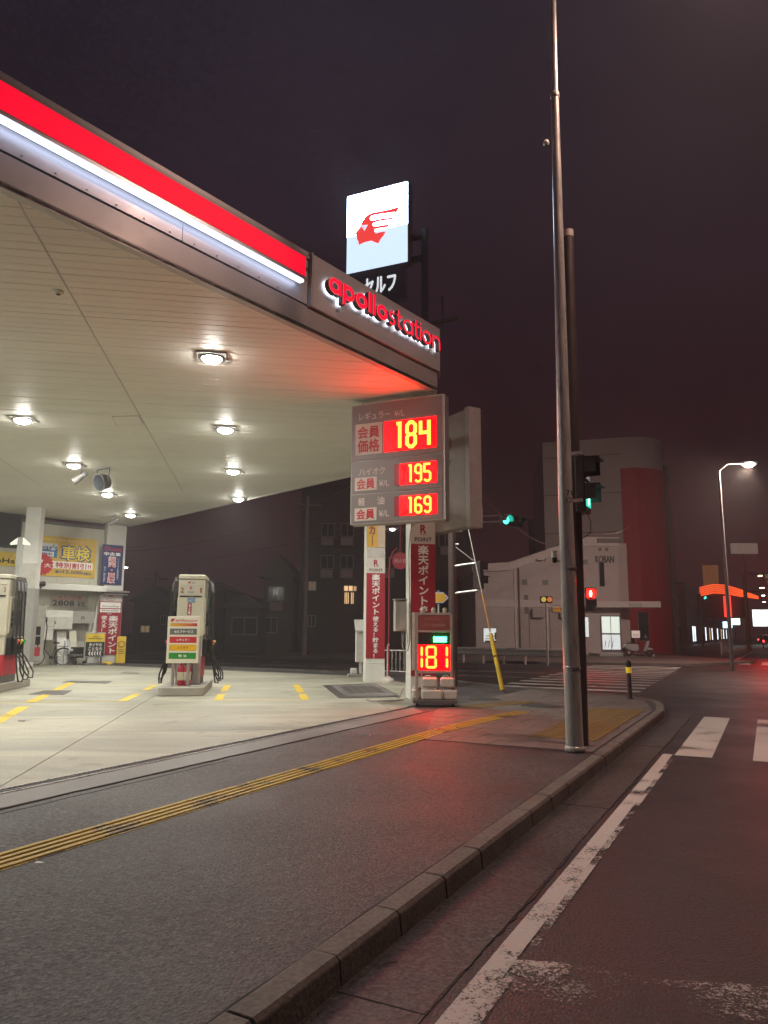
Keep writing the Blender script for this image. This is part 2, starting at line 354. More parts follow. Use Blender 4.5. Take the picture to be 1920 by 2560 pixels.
def concrete(name, base, streak=True):
    m = bpy.data.materials.new(name); m.use_nodes = True; nt = m.node_tree; b = nt.nodes['Principled BSDF']
    tc = N(nt, 'ShaderNodeTexCoord'); mp = N(nt, 'ShaderNodeMapping'); mp.inputs['Rotation'].default_value = (0, 0, R(-9)); mp.inputs['Scale'].default_value = (.35, 1.5, 1) if streak else (1, 1, 1)
    nt.links.new(tc.outputs['Object'], mp.inputs['Vector'])
    n1 = N(nt, 'ShaderNodeTexNoise'); n1.inputs['Scale'].default_value = .9; n1.inputs['Detail'].default_value = 8; n1.inputs['Roughness'].default_value = .6; n1.inputs['Distortion'].default_value = .8; nt.links.new(mp.outputs[0], n1.inputs['Vector'])
    n2 = N(nt, 'ShaderNodeTexNoise'); n2.inputs['Scale'].default_value = 26; n2.inputs['Detail'].default_value = 6; n2.inputs['Roughness'].default_value = .75; nt.links.new(tc.outputs['Object'], n2.inputs['Vector'])
    n3 = N(nt, 'ShaderNodeTexNoise'); n3.inputs['Scale'].default_value = .33; n3.inputs['Detail'].default_value = 3; nt.links.new(tc.outputs['Object'], n3.inputs['Vector'])
    rp = N(nt, 'ShaderNodeValToRGB'); rp.color_ramp.elements[0].position = .28; rp.color_ramp.elements[0].color = (*[c * .52 for c in base], 1); rp.color_ramp.elements[1].position = .68; rp.color_ramp.elements[1].color = (*[min(1, c * 1.22) for c in base], 1)
    nt.links.new(n1.outputs['Fac'], rp.inputs['Fac'])
    r2 = N(nt, 'ShaderNodeMapRange'); r2.inputs['From Min'].default_value = .3; r2.inputs['From Max'].default_value = .7; r2.inputs['To Min'].default_value = .82; r2.inputs['To Max'].default_value = 1.12; nt.links.new(n2.outputs['Fac'], r2.inputs['Value'])
    r3 = N(nt, 'ShaderNodeMapRange'); r3.inputs['From Min'].default_value = .35; r3.inputs['From Max'].default_value = .65; r3.inputs['To Min'].default_value = .8; r3.inputs['To Max'].default_value = 1.1; nt.links.new(n3.outputs['Fac'], r3.inputs['Value'])
    mm = N(nt, 'ShaderNodeMath', operation='MULTIPLY'); nt.links.new(r2.outputs[0], mm.inputs[0]); nt.links.new(r3.outputs[0], mm.inputs[1])
    n4 = N(nt, 'ShaderNodeTexNoise'); n4.inputs['Scale'].default_value = 1.1; n4.inputs['Detail'].default_value = 8; n4.inputs['Distortion'].default_value = 1.5; nt.links.new(tc.outputs['Object'], n4.inputs['Vector'])
    r4 = N(nt, 'ShaderNodeMapRange'); r4.inputs['From Min'].default_value = .60; r4.inputs['From Max'].default_value = .72; r4.inputs['To Min'].default_value = 1; r4.inputs['To Max'].default_value = .62; nt.links.new(n4.outputs['Fac'], r4.inputs['Value'])
    mm4 = N(nt, 'ShaderNodeMath', operation='MULTIPLY'); nt.links.new(mm.outputs[0], mm4.inputs[0]); nt.links.new(r4.outputs[0], mm4.inputs[1]); mm = mm4
    mx = N(nt, 'ShaderNodeMix', data_type='RGBA', blend_type='MULTIPLY'); mx.inputs[0].default_value = 1; nt.links.new(rp.outputs[0], mx.inputs[6]); nt.links.new(mm.outputs[0], mx.inputs[7])
    nt.links.new(mx.outputs[2], b.inputs['Base Color'])
    rr = N(nt, 'ShaderNodeMapRange'); rr.inputs['To Min'].default_value = .35; rr.inputs['To Max'].default_value = .75; nt.links.new(n1.outputs['Fac'], rr.inputs['Value']); nt.links.new(rr.outputs[0], b.inputs['Roughness'])
    bp = N(nt, 'ShaderNodeBump'); bp.inputs['Strength'].default_value = .18; bp.inputs['Distance'].default_value = .004; nt.links.new(n2.outputs['Fac'], bp.inputs['Height']); nt.links.new(bp.outputs['Normal'], b.inputs['Normal'])
    return m
m_conc = concrete('forecourt_concrete', (.30, .29, .225))
m_conc2 = concrete('strip_concrete', (.16, .15, .14), False)
m_gutter = asphalt('gutter_concrete', (.060, .054, .050), .55, 55, 1.25, .25, .25)
m_kerb = M('kerb_concrete', (.125, .112, .095), .75, var=.35, scale=3, bump=.5, bscale=45, var2=.25)
m_paver = M('paver_concrete', (.115, .095, .085), .7, var=.3, scale=2, bump=.4, bscale=60, var2=.2)
m_joint = M('joint_dirt', (.022, .02, .018), .9, var=.2)
m_line = worn('worn_white_line', (.62, .58, .53), ROAD_C, .44, 2.2, edge=55, flat=True)
m_zebra = worn('worn_zebra', (.60, .57, .52), ROAD_C, .44, 1.3, edge=45, flat=True)
m_stop = worn('worn_out_line', (.55, .52, .47), ROAD_C, .78, 1.5, edge=60, flat=True)
m_yel = worn('worn_yellow_line', (.66, .46, .02), (.3, .28, .2), .42, 2.0, edge=30, flat=True)
m_tact = worn('worn_tactile_yellow', (.52, .37, .035), WALK_C, .46, 2.6, edge=40)

road = MB().add([(-300, -60, 0), (300, -60, 0), (300, 600, 0), (-300, 600, 0)], [(0, 1, 2, 3)]).build('road', m_road)
tag(road, kind='structure')
# ---- pavement slab with the rounded street corner
corner = [ST(14.7, -1.86), (5.45, 15.2), (5.66, 16.0), (5.45, 16.9), (4.6, 18.2), (3.3, 19.9), (2.2, 22.0), (1.0, 25.2)]
outer = [ST(-8, -1.86)] + corner + [(1.0 + VX * 60, 25.2 + VY * 60), (-70, 10), ST(-8, -45)]
sidewalk = MB().prism(outer, -.05, .12).build('sidewalk', m_walk); tag(sidewalk, kind='structure')
# ---- kerb: single stones
kerb = MB().prism([ST(-8, -1.865), ST(14.7, -1.865), ST(14.7, -1.74), ST(-8, -1.74)], -.04, .02).build('kerb', m_joint); tag(kerb, kind='structure')
prof = [(0, -.03), (0, .125), (.012, .130), (.118, .126), (.138, .108), (.152, -.03)]     # across, height
s = -3.0; k = 0
while s < 14.6:
    L = .6; low = max(0.0, min(1.0, (s - 9.2) / 2.2))          # kerb dips towards the crossing
    j = random.uniform(-.004, .004); mb = MB(); n = len(prof); vs = []
    for e_, ss in enumerate((s + .004, min(s + L, 14.7) - .004)):
        lo = 0.0
        vs += [(*ST(ss, -1.86 + a + j), (h if h < 0 else h * (1 - .55 * lo)) + (j if h > 0 else 0)) for a, h in prof]
    mb.add(vs, [tuple(range(n - 1, -1, -1)), tuple(range(n, 2 * n))] + [(i, (i + 1) % n, n + (i + 1) % n, n + i) for i in range(n)])
    mb.build('kerb_stone', m_kerb, kerb, .004, 1); s += L; k += 1
def offset_path(pts, d):
    out = []
    for i, p in enumerate(pts):
        a = pts[max(0, i - 1)]; b = pts[min(len(pts) - 1, i + 1)]; dx, dy = b[0] - a[0], b[1] - a[1]; l = math.hypot(dx, dy)
        out.append((p[0] + dy / l * d, p[1] - dx / l * d))
    return out
fine = []
for i in range(len(corner) - 1):
    a, b = corner[i], corner[i + 1]; l = math.hypot(b[0] - a[0], b[1] - a[1]); nn = max(1, round(l / .6))
    fine += [(a[0] + (b[0] - a[0]) * q / nn, a[1] + (b[1] - a[1]) * q / nn) for q in range(nn)]
fine.append(corner[-1]); fine += [(1.0 + VX * q * .9, 25.2 + VY * q * .9) for q in range(1, 32)]
oo = offset_path(fine, .15)
for i in range(len(fine) - 1):
    lo = .117
    MB().prism([fine[i], fine[i + 1], oo[i + 1], oo[i]], -.03, lo + .006).build('kerb_stone', m_kerb, kerb, .006, 1)
# ---- gutter with slab joints
gut = MB().prism([ST(-8, -1.73), ST(15.6, -1.73), ST(15.6, -1.30), ST(-8, -1.30)], -.02, .004).build('gutter', m_gutter); tag(gut, kind='structure')
jb = MB()
for s in (-1.0, 2.95, 6.9, 10.9, 14.9): jb.prism([ST(s, -1.73), ST(s + .012, -1.73), ST(s + .012 + random.uniform(-.03, .03), -1.30), ST(s, -1.30)], 0, .0058)
pts = [ST(q * .06 - 3, -1.298 + random.uniform(-.006, .006) + .012 * math.sin(q * .11)) for q in range(300)]
for a, b in zip(pts, pts[1:]):
    w_ = random.uniform(.002, .010)
    jb.prism([a, b, (b[0] + w_, b[1]), (a[0] + w_, a[1])], 0, .0048)
jb.build('gutter_joint', m_joint, gut)
# ---- painted lines on the road (children of the road)
def ribbon_line(name, mat, a, b, w, z, parent, jit=.0):
    dx, dy = b[0] - a[0], b[1] - a[1]; l = math.hypot(dx, dy); nx, ny = -dy / l * w / 2, dx / l * w / 2
    n = max(1, int(l / (.03 if jit else .5))); mb = MB(); vs = []
    for i in range(n + 1):
        t = i / n; x, y = a[0] + dx * t, a[1] + dy * t; q = 1 + random.uniform(-jit, jit); r_ = 1 + random.uniform(-jit, jit)
        vs += [(x + nx * q, y + ny * q, z), (x - nx * r_, y - ny * r_, z)]
    mb.add(vs, [(2 * i, 2 * i + 1, 2 * i + 3, 2 * i + 2) for i in range(n)])
    return mb.build(name, mat, parent)
ribbon_line('edge_line', m_line, ST(-4, -1.185), ST(10.3, -1.185), .112, .006, road, .02)
ribbon_line('edge_line_rim', worn('worn_line_rim', (.60, .56, .51), ROAD_C, .66, 2.6, edge=60, flat=True), ST(-4, -1.106), ST(10.3, -1.106), .046, .006, road)
t = -1.10
for i in range(9):                                 # crossing over the road we stand on
    MB().prism([ST(10.25, t), ST(15.2, t + .02), ST(15.2, t + .45), ST(10.25, t + .43)], .001, .007).build('crosswalk_stripe', m_zebra, road); t += .88
for i in range(13):                                # crossing over the cross street
    s = 20.9 + i * 1.33
    MB().prism([ST(s, -7.0 - i * .04), ST(s - .25, -3.0 - i * .04), ST(s + .2, -3.0 - i * .04), ST(s + .45, -7.0 - i * .04)], .001, .007).build('crosswalk_stripe', m_zebra, road)
t = -3.2
for i in range(7):                                 # far crossing
    MB().prism([ST(42.5, t), ST(46.5, t), ST(46.5, t + .5), ST(42.5, t + .5)], .001, .007).build('crosswalk_stripe', m_zebra, road); t += 1.0
for poly in ([(1275, 2405), (1420, 2412), (1640, 2452), (1960, 2470), (1960, 2556), (1700, 2535), (1480, 2516), (1225, 2476)],
             [(1215, 2486), (1330, 2500), (1480, 2536), (1700, 2568), (1960, 2590), (1960, 2660), (1500, 2640), (1170, 2560)]):
    q_ = []
    for i_ in range(len(poly)):
        a_, b_ = G(*poly[i_], 0), G(*poly[(i_ + 1) % len(poly)], 0)
        q_ += [(a_[0] + (b_[0] - a_[0]) * k_ / 12 + random.uniform(-.018, .018), a_[1] + (b_[1] - a_[1]) * k_ / 12 + random.uniform(-.018, .018)) for k_ in range(12)]
    zz = .0062 if poly[0][0] > 1270 else .0078
    MB().add([(*p_, zz) for p_ in q_], [tuple(range(len(q_)))]).build('stop_line', m_stop, road)
ribbon_line('lane_line', m_line, G(1188, 1712, 0), G(1320, 1722, 0), .12, .006, road)
ribbon_line('lane_line', m_line, ST(26.5, -30), ST(25.4, -7.5), .15, .006, road)
ribbon_line('lane_line', m_line, ST(29.5, -40), ST(28.6, -7.6), .15, .006, road)
ribbon_line('lane_line', m_line, ST(49, -1.6), ST(75, -1.0), .2, .006, road)
# ---- forecourt: concrete slabs with open joints on a dark base
fore = [ST(-8, -6.05), ST(12.4, -6.05), (1.25, 16.1), (1.5, 18.4), (-.35, 24.0), (-11.6, 30.85), (-30, 42), (-50, 20), ST(-8, -40)]
forecourt = MB().prism(fore, .08, .124).build('forecourt', m_joint); tag(forecourt, kind='structure')
a0 = -2.27 - 4.6 * 8; 
for i in range(12):
    for j in range(11):
        x0, x1 = a0 + 4.6 * i, a0 + 4.6 * (i + 1); y0, y1 = 11.06 - 4.9 * 4 + 4.9 * j, 11.06 - 4.9 * 4 + 4.9 * (j + 1)
        g = .006; poly = [E12(x0 + g, y0 + g), E12(x1 - g, y0 + g), E12(x1 - g, y1 - g), E12(x0 + g, y1 - g)]
        for q in range(len(fore)):
            p1, p2 = fore[q], fore[(q + 1) % len(fore)]; dx, dy = p2[0] - p1[0], p2[1] - p1[1]
            n = (dy, -dx); poly = clip(poly, n, n[0] * p1[0] + n[1] * p1[1]) if len(poly) >= 3 else []
        if len(poly) < 3: continue
        cx_, cy_ = sum(p[0] for p in poly) / len(poly), sum(p[1] for p in poly) / len(poly)
        if cy_ < 2 or abs(cx_ / cy_) > .9: continue
        MB().prism(poly, .10, .130).build('concrete_slab', m_conc, forecourt)
strip = MB().prism([ST(-8, -5.90), ST(12.9, -5.90), ST(12.3, -5.44), ST(-8, -5.44)], .10, .127).build('concrete_strip', m_conc2); tag(strip, kind='structure')
drain = thing('drain_channel', 'long dark slotted drain along the forecourt edge', 'drain')
MB().prism([ST(-6, -6.06), ST(12.9, -6.06), ST(12.9, -5.89), ST(-6, -5.89)], .09, .126).build('channel', black, drain)
for t in (-6.065, -5.905): MB().prism([ST(-6, t), ST(12.9, t), ST(12.9, t + .022), ST(-6, t + .022)], .10, .1345).build('rail', steel, drain)
gb = MB(); s = -2.0
while s < 12.8: gb.prism([ST(s, -6.04), ST(s + .012, -6.04), ST(s + .012, -5.91), ST(s, -5.91)], .115, .1315); s += .055
tag(gb.build('grating', dgrey, drain), kind='stuff')
# irregular crack where the asphalt meets the strip
cb = MB(); pts = [ST(-3 + q * .3, -5.43 + random.uniform(-.02, .02)) for q in range(54)]
for a, b in zip(pts, pts[1:]): cb.prism([a, b, (b[0] + .02, b[1] - .012), (a[0] + .02, a[1] - .012)], .10, .1275)
pts = [ST(3.4 + q * .3, -5.30 + random.uniform(-.015, .015)) for q in range(12)]
for a, b in zip(pts, pts[1:]): cb.prism([a, b, (b[0] + .012, b[1] - .008), (a[0] + .012, a[1] - .008)], .10, .1225)
cb.build('crack', m_joint, sidewalk)
cb = MB(); pts = [ST(-3 + q * .25, -1.872 + random.uniform(-.008, .008)) for q in range(50)]
for a, b in zip(pts, pts[1:]): cb.prism([a, b, (b[0] + .02, b[1] - .01), (a[0] + .02, a[1] - .01)], .10, .1225)
cb.build('crack', m_joint, sidewalk)
# ---- yellow lines and lids on the forecourt
def yl(a, b, w): return ribbon_line('yellow_line', m_yel, a, b, w, .1335, forecourt, .05)
yl(E12(-5.2, 15.72), E12(-2.75, 15.72), .07); yl(E12(-.85, 15.72), E12(.95, 15.72), .07)
yl(E12(-2.72, 15.75), E12(-2.72, 17.6), .17); yl(E12(-2.72, 18.6), E12(-2.72, 20.3), .17)
yl(E12(-.87, 15.75), E12(-.87, 17.25), .17); yl(E12(-.87, 18.1), E12(-.87, 20.2), .17)
yl(E12(.90, 15.75), E12(.90, 17.1), .17); yl(E12(.90, 17.6), E12(.90, 20.2), .17)
yl(E12(-5.2, 20.8), E12(-2.0, 20.8), .06); yl(G(-40, 1825)[:2], G(60, 1768)[:2], .2); yl(G(75, 1758)[:2], G(183, 1706)[:2], .2)
m_lid = M('steel_lid', (.06, .057, .052), .5, .3, var=.25, scale=4, bump=.3, bscale=50)
for poly in ([(154, 1706), (177, 1702), (281, 1703), (268, 1709)], [(72, 1736), (110, 1726), (181, 1726), (160, 1737)], [(300, 1683), (310, 1681), (350, 1682), (345, 1684)], [(45, 1803), (48, 1801), (64, 1801), (62, 1804)]):
    MB().prism([G(x, y, .13)[:2] for x, y in poly], .125, .1345).build('tank_lid', m_lid, forecourt)
pit = thing('access_cover', 'pale framed pit cover with dark steel plates beside the banner columns', 'pit cover')
Q = [G(x, y, .13) for x, y in [(806, 1713), (940, 1709), (1003, 1743), (848, 1746)]]
def bil(u, v): return tuple((Q[0][i] * (1 - u) + Q[1][i] * u) * (1 - v) + (Q[3][i] * (1 - u) + Q[2][i] * u) * v for i in (0, 1))
MB().prism([bil(0, 0), bil(1, 0), bil(1, 1), bil(0, 1)], .11, .1345).build('surround', m_lid, pit)
MB().prism([bil(.14, .08), bil(.97, .08), bil(.97, .92), bil(.14, .92)], .12, .137).build('frame', m_conc2, pit)
for i in range(4):
    u0 = .26 + i * .16; MB().prism([bil(u0, .18), bil(u0 + .14, .18), bil(u0 + .14, .72), bil(u0, .72)], .12, .1395).build('plate', m_lid, pit)
# ---- paving flags around the corner
pv = [ST(9.2, -5.4), ST(9.2, -1.9), ST(14.6, -1.9), (5.3, 15.3), (5.5, 16.0), (5.3, 16.8), (4.5, 18.0), (3.1, 19.8), (2.0, 21.8), (1.55, 18.6), (1.3, 15.9), ST(12.7, -5.4)]
pvh = [ST(9.2, -5.4), ST(9.2, -1.9), ST(14.6, -1.9), (5.5, 16.0), (5.3, 16.8), (3.1, 19.8), (1.6, 20.2), ST(12.7, -5.4)]
flags_me = []
s = 9.2; row = 0
while s < 20.5:
    t = -7.4 - (row % 2) * .3
    while t < -1.7:
        poly = [ST(s + .004, t + .004), ST(s + .496, t + .004), ST(s + .496, t + .596), ST(s + .004, t + .596)]
        for q in range(len(pvh)):
            p1, p2 = pvh[q], pvh[(q + 1) % len(pvh)]; n = (p2[1] - p1[1], -(p2[0] - p1[0]))
            poly = clip(poly, n, n[0] * p1[0] + n[1] * p1[1]) if len(poly) >= 3 else []
        if len(poly) >= 3:
            z = .126 + random.uniform(-.0012, .0012); MB().prism(poly, .10, z).build('paving_flag', m_paver, sidewalk)
        t += .6
    s += .5; row += 1
# ---- tactile guide bars, then dotted plates at the crossing
m_tdark = worn('tactile_base', (.42, .31, .05), WALK_C, .50, 2.0, edge=30)
MB().prism([ST(-6, -4.38), ST(9.2, -4.38), ST(9.2, -4.05), ST(-6, -4.05)], .10, .1235).build('tactile_base', m_tdark, sidewalk)
path = [ST(q * .4 - 6, -4.21) for q in range(38)] + [ST(9.2 + q * .45, -4.21 + .30 * (q / 9) ** 2) for q in range(1, 10)]
for k in range(4):
    off = -.117 + k * .078; pp = offset_path(path, off); mb = MB(); vs = []
    lo = offset_path(pp, -.024); hi = offset_path(pp, .024)
    for a, b in zip(lo, hi):
        j1, j2 = random.uniform(-.004, .004), random.uniform(-.004, .004)
        vs += [(a[0] + j1, a[1], .10), (a[0] + j1 + .004, a[1] - .002, .1325), (b[0] + j2 - .004, b[1] + .002, .1325), (b[0] + j2, b[1], .10)]
    fs = []
    for i in range(len(pp) - 1): o = i * 4; fs += [(o, o + 4, o + 5, o + 1), (o + 1, o + 5, o + 6, o + 2), (o + 2, o + 6, o + 7, o + 3)]
    mb.add(vs, fs).build('tactile_bar', m_tact, sidewalk)
m_plate = worn('tactile_plate', (.19, .12, .02), (.09, .065, .04), .45, 3.0, edge=24)
mb = MB().bb(-.148, .148, -.148, .148, -.02, .008)
for i in range(5):
    for j in range(5):
        x, y = -.116 + i * .058, -.116 + j * .058
        mb.add([(x + r_ * math.cos(q * math.pi / 3), y + r_ * math.sin(q * math.pi / 3), z) for r_, z in ((.020, .008), (.012, .0135)) for q in range(6)], [(q, (q + 1) % 6, 6 + (q + 1) % 6, 6 + q) for q in range(6)] + [(6, 7, 8, 9, 10, 11)])
plate_me = mb.mesh('tactile_plate', (m_plate,))
for i in range(15):
    for j in range(3):
        place(plate_me, 'tactile_plate', sidewalk, (*ST(10.25 + i * .3, -2.78 + j * .3), .124), ROADA)
for i in range(6):
    for j in range(2): place(plate_me, 'tactile_plate', sidewalk, (*ST(13.6 + i * .3, -5.2 + j * .3 + i * .12), .124), ROADA)
for nm, px, lab, r_ in (('manhole_cover', (1212, 1748), 'iron manhole cover in the flags nearer the illuminated sign cart', .34), ('manhole_cover', (1355, 1765), 'larger iron manhole cover in the flags beside the steel lamp pole', .42)):
    c = G(*px, .126); o = thing(nm, lab, 'manhole cover', (c[0], c[1], .1265), 0, 'manhole covers in the pavement')
    MB().lathe([(0, .004), (r_ * .88, .004), (r_ * .9, .001)], n=28).build('lid', m_lid, o); MB().lathe([(r_ * .92, -.01), (r_ * .92, .004), (r_, .004), (r_, -.01)], n=28).build('ring', m_lid, o)
# grit, leaf bits and dust gathered at the foot of the kerb
db = MB(); rnd = random.Random(3)
for i in range(260):
    s_ = rnd.uniform(1.5, 14.5); t_ = -1.70 + abs(rnd.gauss(0, .05)); x, y = ST(s_, t_); r_ = rnd.uniform(.003, .011); a_ = rnd.uniform(0, 3)
    db.add([(x + r_ * math.cos(a_), y + r_ * math.sin(a_), .005), (x + r_ * math.cos(a_ + 2), y + r_ * math.sin(a_ + 2), .005), (x + r_ * math.cos(a_ + 4), y + r_ * math.sin(a_ + 4), .005), (x, y, .005 + r_ * .7)], [(0, 1, 3), (1, 2, 3), (2, 0, 3)])
tag(db.build('grit', M('grit_mix', (.14, .11, .08), .8, var=.6, scale=9), gut), kind='stuff')
# litter
for i, (px, z, lab) in enumerate((((98, 2158), .125, 'flat scrap of white paper below the yellow guide bars'), ((1445, 1960), .006, 'small white scrap lying in the gutter at the kerb'), ((925, 1838), .13, 'tiny pale scrap on the asphalt before the guide bars'))):
    c = G(*px, z); o = MB().add([(-.028, -.008, .003), (.018, -.012, .006), (.028, .008, .004), (-.018, .012, .009)], [(0, 1, 2, 3)]).build('paper_scrap', white); o.location = c; o.rotation_euler = (0, 0, i); tag(o, lab, 'litter')
tw = MB().tube([(0, 0, .006), (.05, .03, .009), (.09, .04, .006)], .0025, 5).build('twig', M('twig_bark', (.09, .06, .04), .8)); tw.location = G(945, 2418, .004); tag(tw, 'thin dry twig lying in the gutter beside the kerb', 'twig')
# ================================================================ canopy
FA = math.atan2(.793, .609)                        # direction of the front fascia
NF = (.793, -.609)
def FK(k, o=0.0): return (-4.21 + .609 * k + NF[0] * o, 7.41 + .793 * k + NF[1] * o)
KC = 8.65
roof = [FK(-16), FK(KC), (1.22, 20.2), (-11.8, 34.1), (-30, 16.6)]
canopy = thing('canopy', 'big white filling station canopy with red illuminated band along its fascia', 'canopy')
m_slat = M('soffit_slat', (.78, .765, .69), .5, var=.07, scale=1.2, stretch=(.3, 1, 1))
m_fas = M('fascia_panel', (.60, .57, .56), .38, .25, var=.08, scale=2)
m_fasd = M('fascia_band', (.46, .43, .41), .42, .25, var=.1, scale=2)
m_slatgap = M('soffit_shadow_gap', (.20, .19, .17), .8, var=0)
MB().prism(roof, SOFF + .03, SOFF + .06).build('soffit_backing', m_slatgap, canopy)
pitch = .2; b = -6.0; nsl = 0
while b < 36:
    poly = [E12(-40, b + .004), E12(30, b + .004), E12(30, b + pitch - .004), E12(-40, b + pitch - .004)]
    for q in range(len(roof)):
        p1, p2 = roof[q], roof[(q + 1) % len(roof)]; n = (p2[1] - p1[1], -(p2[0] - p1[0]))
        poly = clip(poly, n, n[0] * p1[0] + n[1] * p1[1]) if len(poly) >= 3 else []
    if len(poly) >= 3:
        MB().prism(poly, SOFF + random.uniform(-.0015, .0015), SOFF + .029).build('soffit_slat', m_slat, canopy, 0); nsl += 1
    b += pitch
# joint covers across the slats and an access hatch
for a in (-2.90, -7.5):
    MB().prism([E12(a, 8.2), E12(a + .02, 8.2), E12(a + .02, 26), E12(a, 26)], SOFF - .008, SOFF + .002).build('soffit_joint', m_fasd, canopy)
hc = [G(x, y, SOFF) for x, y in [(280, 1040), (348, 1039), (359, 1061), (290, 1062)]]
hp = [p[:2] for p in hc]
MB().prism(hp, SOFF - .010, SOFF - .002).build('hatch', m_slat, canopy)
for i in range(4):
    a, c_ = hp[i], hp[(i + 1) % 4]; dx, dy = c_[0] - a[0], c_[1] - a[1]; l = math.hypot(dx, dy); nx, ny = -dy / l * .012, dx / l * .012
    MB().prism([a, c_, (c_[0] + nx, c_[1] + ny), (a[0] + nx, a[1] + ny)], SOFF - .013, SOFF).build('hatch_frame', m_fasd, canopy)
# roof deck and edges: chamfer and side fascia
MB().prism([FK(-16), FK(KC), (1.22, 20.2), (-11.8, 34.1), (-30, 16.6)], 7.30, 7.36).build('roof_deck', dgrey, canopy)
def edge_wall(a, b, z0, z1, th, name, mat, inset=0.0):
    dx, dy = b[0] - a[0], b[1] - a[1]; l = math.hypot(dx, dy); nx, ny = dy / l, -dx / l
    return MB().prism([(a[0] - nx * inset, a[1] - ny * inset), (b[0] - nx * inset, b[1] - ny * inset), (b[0] - nx * (inset + th), b[1] - ny * (inset + th)), (a[0] - nx * (inset + th), a[1] - ny * (inset + th))], z0, z1).build(name, mat, canopy, .006)
edge_wall(FK(KC), (1.22, 20.2), 6.285, 7.6, .12, 'end_fascia', m_fas)
edge_wall((1.22, 20.2), (-11.8, 34.1), 6.285, 7.6, .12, 'side_fascia', m_fas)
def fbox(name, mat, k0, k1, o0, o1, z0, z1, bevel=.004, parent=None):
    return MB().prism([FK(k0, o0), FK(k1, o0), FK(k1, o1), FK(k0, o1)], z0, z1).build(name, mat, parent or canopy, bevel)
# front fascia in joined lengths: lower band, lit panel, top panel, cap
fbox('lower_band', m_fasd, -16, KC, -.12, 0, 6.285, 6.69)
fbox('drip_groove', dgrey, -16, KC, -.10, -.035, 6.69, 6.73)
ks = [-16, -12, -8, -4, -.6, 2.4, 4.86]
for a, c_ in zip(ks, ks[1:]):
    fbox('fascia_panel', m_fas, a + .003, c_ - .003, -.12, -.012, 6.73, 7.50)
fbox('cap_flashing', m_fasd, -16, KC, -.14, .018, 7.505, 7.56); fbox('cap_top', m_fas, -16, KC, -.14, -.02, 7.56, 7.65)
bolts = MB()
for i in range(34):
    k = -9 + i * .4
    p = FK(k, -.012); q = FK(k, 0.004); bolts.cyl((*p, 6.775), (*q, 6.775), .012, n=6)
tag(bolts.build('bolt_row', steel, canopy), kind='stuff')
# red light box with its white light strip
band_red = M('red_light_band', (.10, .0, .004), .6, var=0, emit=1.05, ecol=(.95, .0, .026))
strip_m = M('white_led_strip', (.9, .9, .9), .4, var=0, emit=4.2, ecol=(.62, .72, 1.0))
fbox('light_box', grey, -16, 4.66, -.01, .135, 7.065, 7.43); 
fbox('red_band', band_red, -16, 4.65, .136, .142, 7.085, 7.415, 0)
fbox('light_tray', alu, -16, 4.68, -.01, .16, 7.015, 7.06)
fbox('light_strip', strip_m, -16, 4.62, .05, .13, 6.985, 7.012, 0)
# letter panel at the end of the fascia
panel = fbox('name_panel', m_fas, 4.90, KC + .01, -.12, .06, 6.70, 7.60, .006)
fbox('panel_edge', m_fasd, 4.865, 4.897, -.12, .075, 6.69, 7.62)
edge_wall(FK(KC + .012, .06), (FK(KC + .012, .06)[0] + .02, FK(KC + .012, .06)[1] + .4), 6.70, 7.60, .03, 'panel_return', m_fas)
# ---- channel letters: red lit faces on dark cans, white glow behind
face_b = M('letter_red_face', (.10, .0, .005), .6, var=0, emit=1.0, ecol=(.95, .0, .035))
face_e = M('letter_rim', (.3, .03, .03), .5, var=0, emit=1.0, ecol=(1, .07, .08))
can = M('letter_can', (.10, .085, .085), .45, .3, var=.1)
halo = M('letter_halo', (.9, .9, .9), .4, var=0, emit=3.2, ecol=(.80, .88, 1.0))
def arc(cx, cz, rx, rz, a0, a1, n=14): return [(cx + rx * math.cos(R(a0 + (a1 - a0) * i / n)), cz + rz * math.sin(R(a0 + (a1 - a0) * i / n))) for i in range(n + 1)]
def glyph(ch, w, x):                               # strokes as (points, closed); x-height 1, stroke width w
    r = .5 - w / 2; rz = .5 - w / 2
    ring = [(p, True) for p in [arc(x + .5, .5, r, rz, 0, 360 - 15, 23)]]
    if ch == 'o': return ring, 1.0
    if ch == 'a': return ring + [([(x + 1 - w / 2, 0), (x + 1 - w / 2, 1)], False)], 1.0
    if ch == 'p': return ring + [([(x + w / 2, -.42), (x + w / 2, 1)], False)], 1.0
    if ch == 'l': return [([(x + w / 2, 0), (x + w / 2, 1.42)], False)], w
    if ch == 'i': return [([(x + w / 2, 0), (x + w / 2, 1)], False), ([(x + w / 2, 1.2), (x + w / 2, 1.2 + w * 1.15)], False)], w
    if ch == 't': return [([(x + .2, 1.35), (x + .2, .3)] + arc(x + .2 + .22, .28, .22, .28 - w / 2, 180, 285, 6), False), ([(x, 1 - w / 2), (x + .5, 1 - w / 2)], False)], .52
    if ch == 'n': return [([(x + w / 2, 0), (x + w / 2, 1)], False), ([(x + w / 2, .5)] + arc(x + .43, .56, .43 - w / 2, .44 - w / 2, 180, 0, 12) + [(x + .86 - w / 2, 0)], False)], .86
    if ch == 's':
        return [(arc(x + .33, .74, .26 - w * .2, .26 - w / 2, 35, 250, 9) + arc(x + .33, .26, .27 - w * .2, .26 - w / 2, 70, -145, 9), False)], .66
xs = 0; lay = []
for i, ch in enumerate('apollostation'):
    w = .25 if i < 6 else .12
    st_, adv = glyph(ch, w, xs); lay.append((ch, w, st_)); xs += adv + (.13 if i < 6 else .135)
tot = xs; k0, k1 = 5.14, 8.50; kx = (k1 - k0) / tot; hz = .262; zb = 7.03
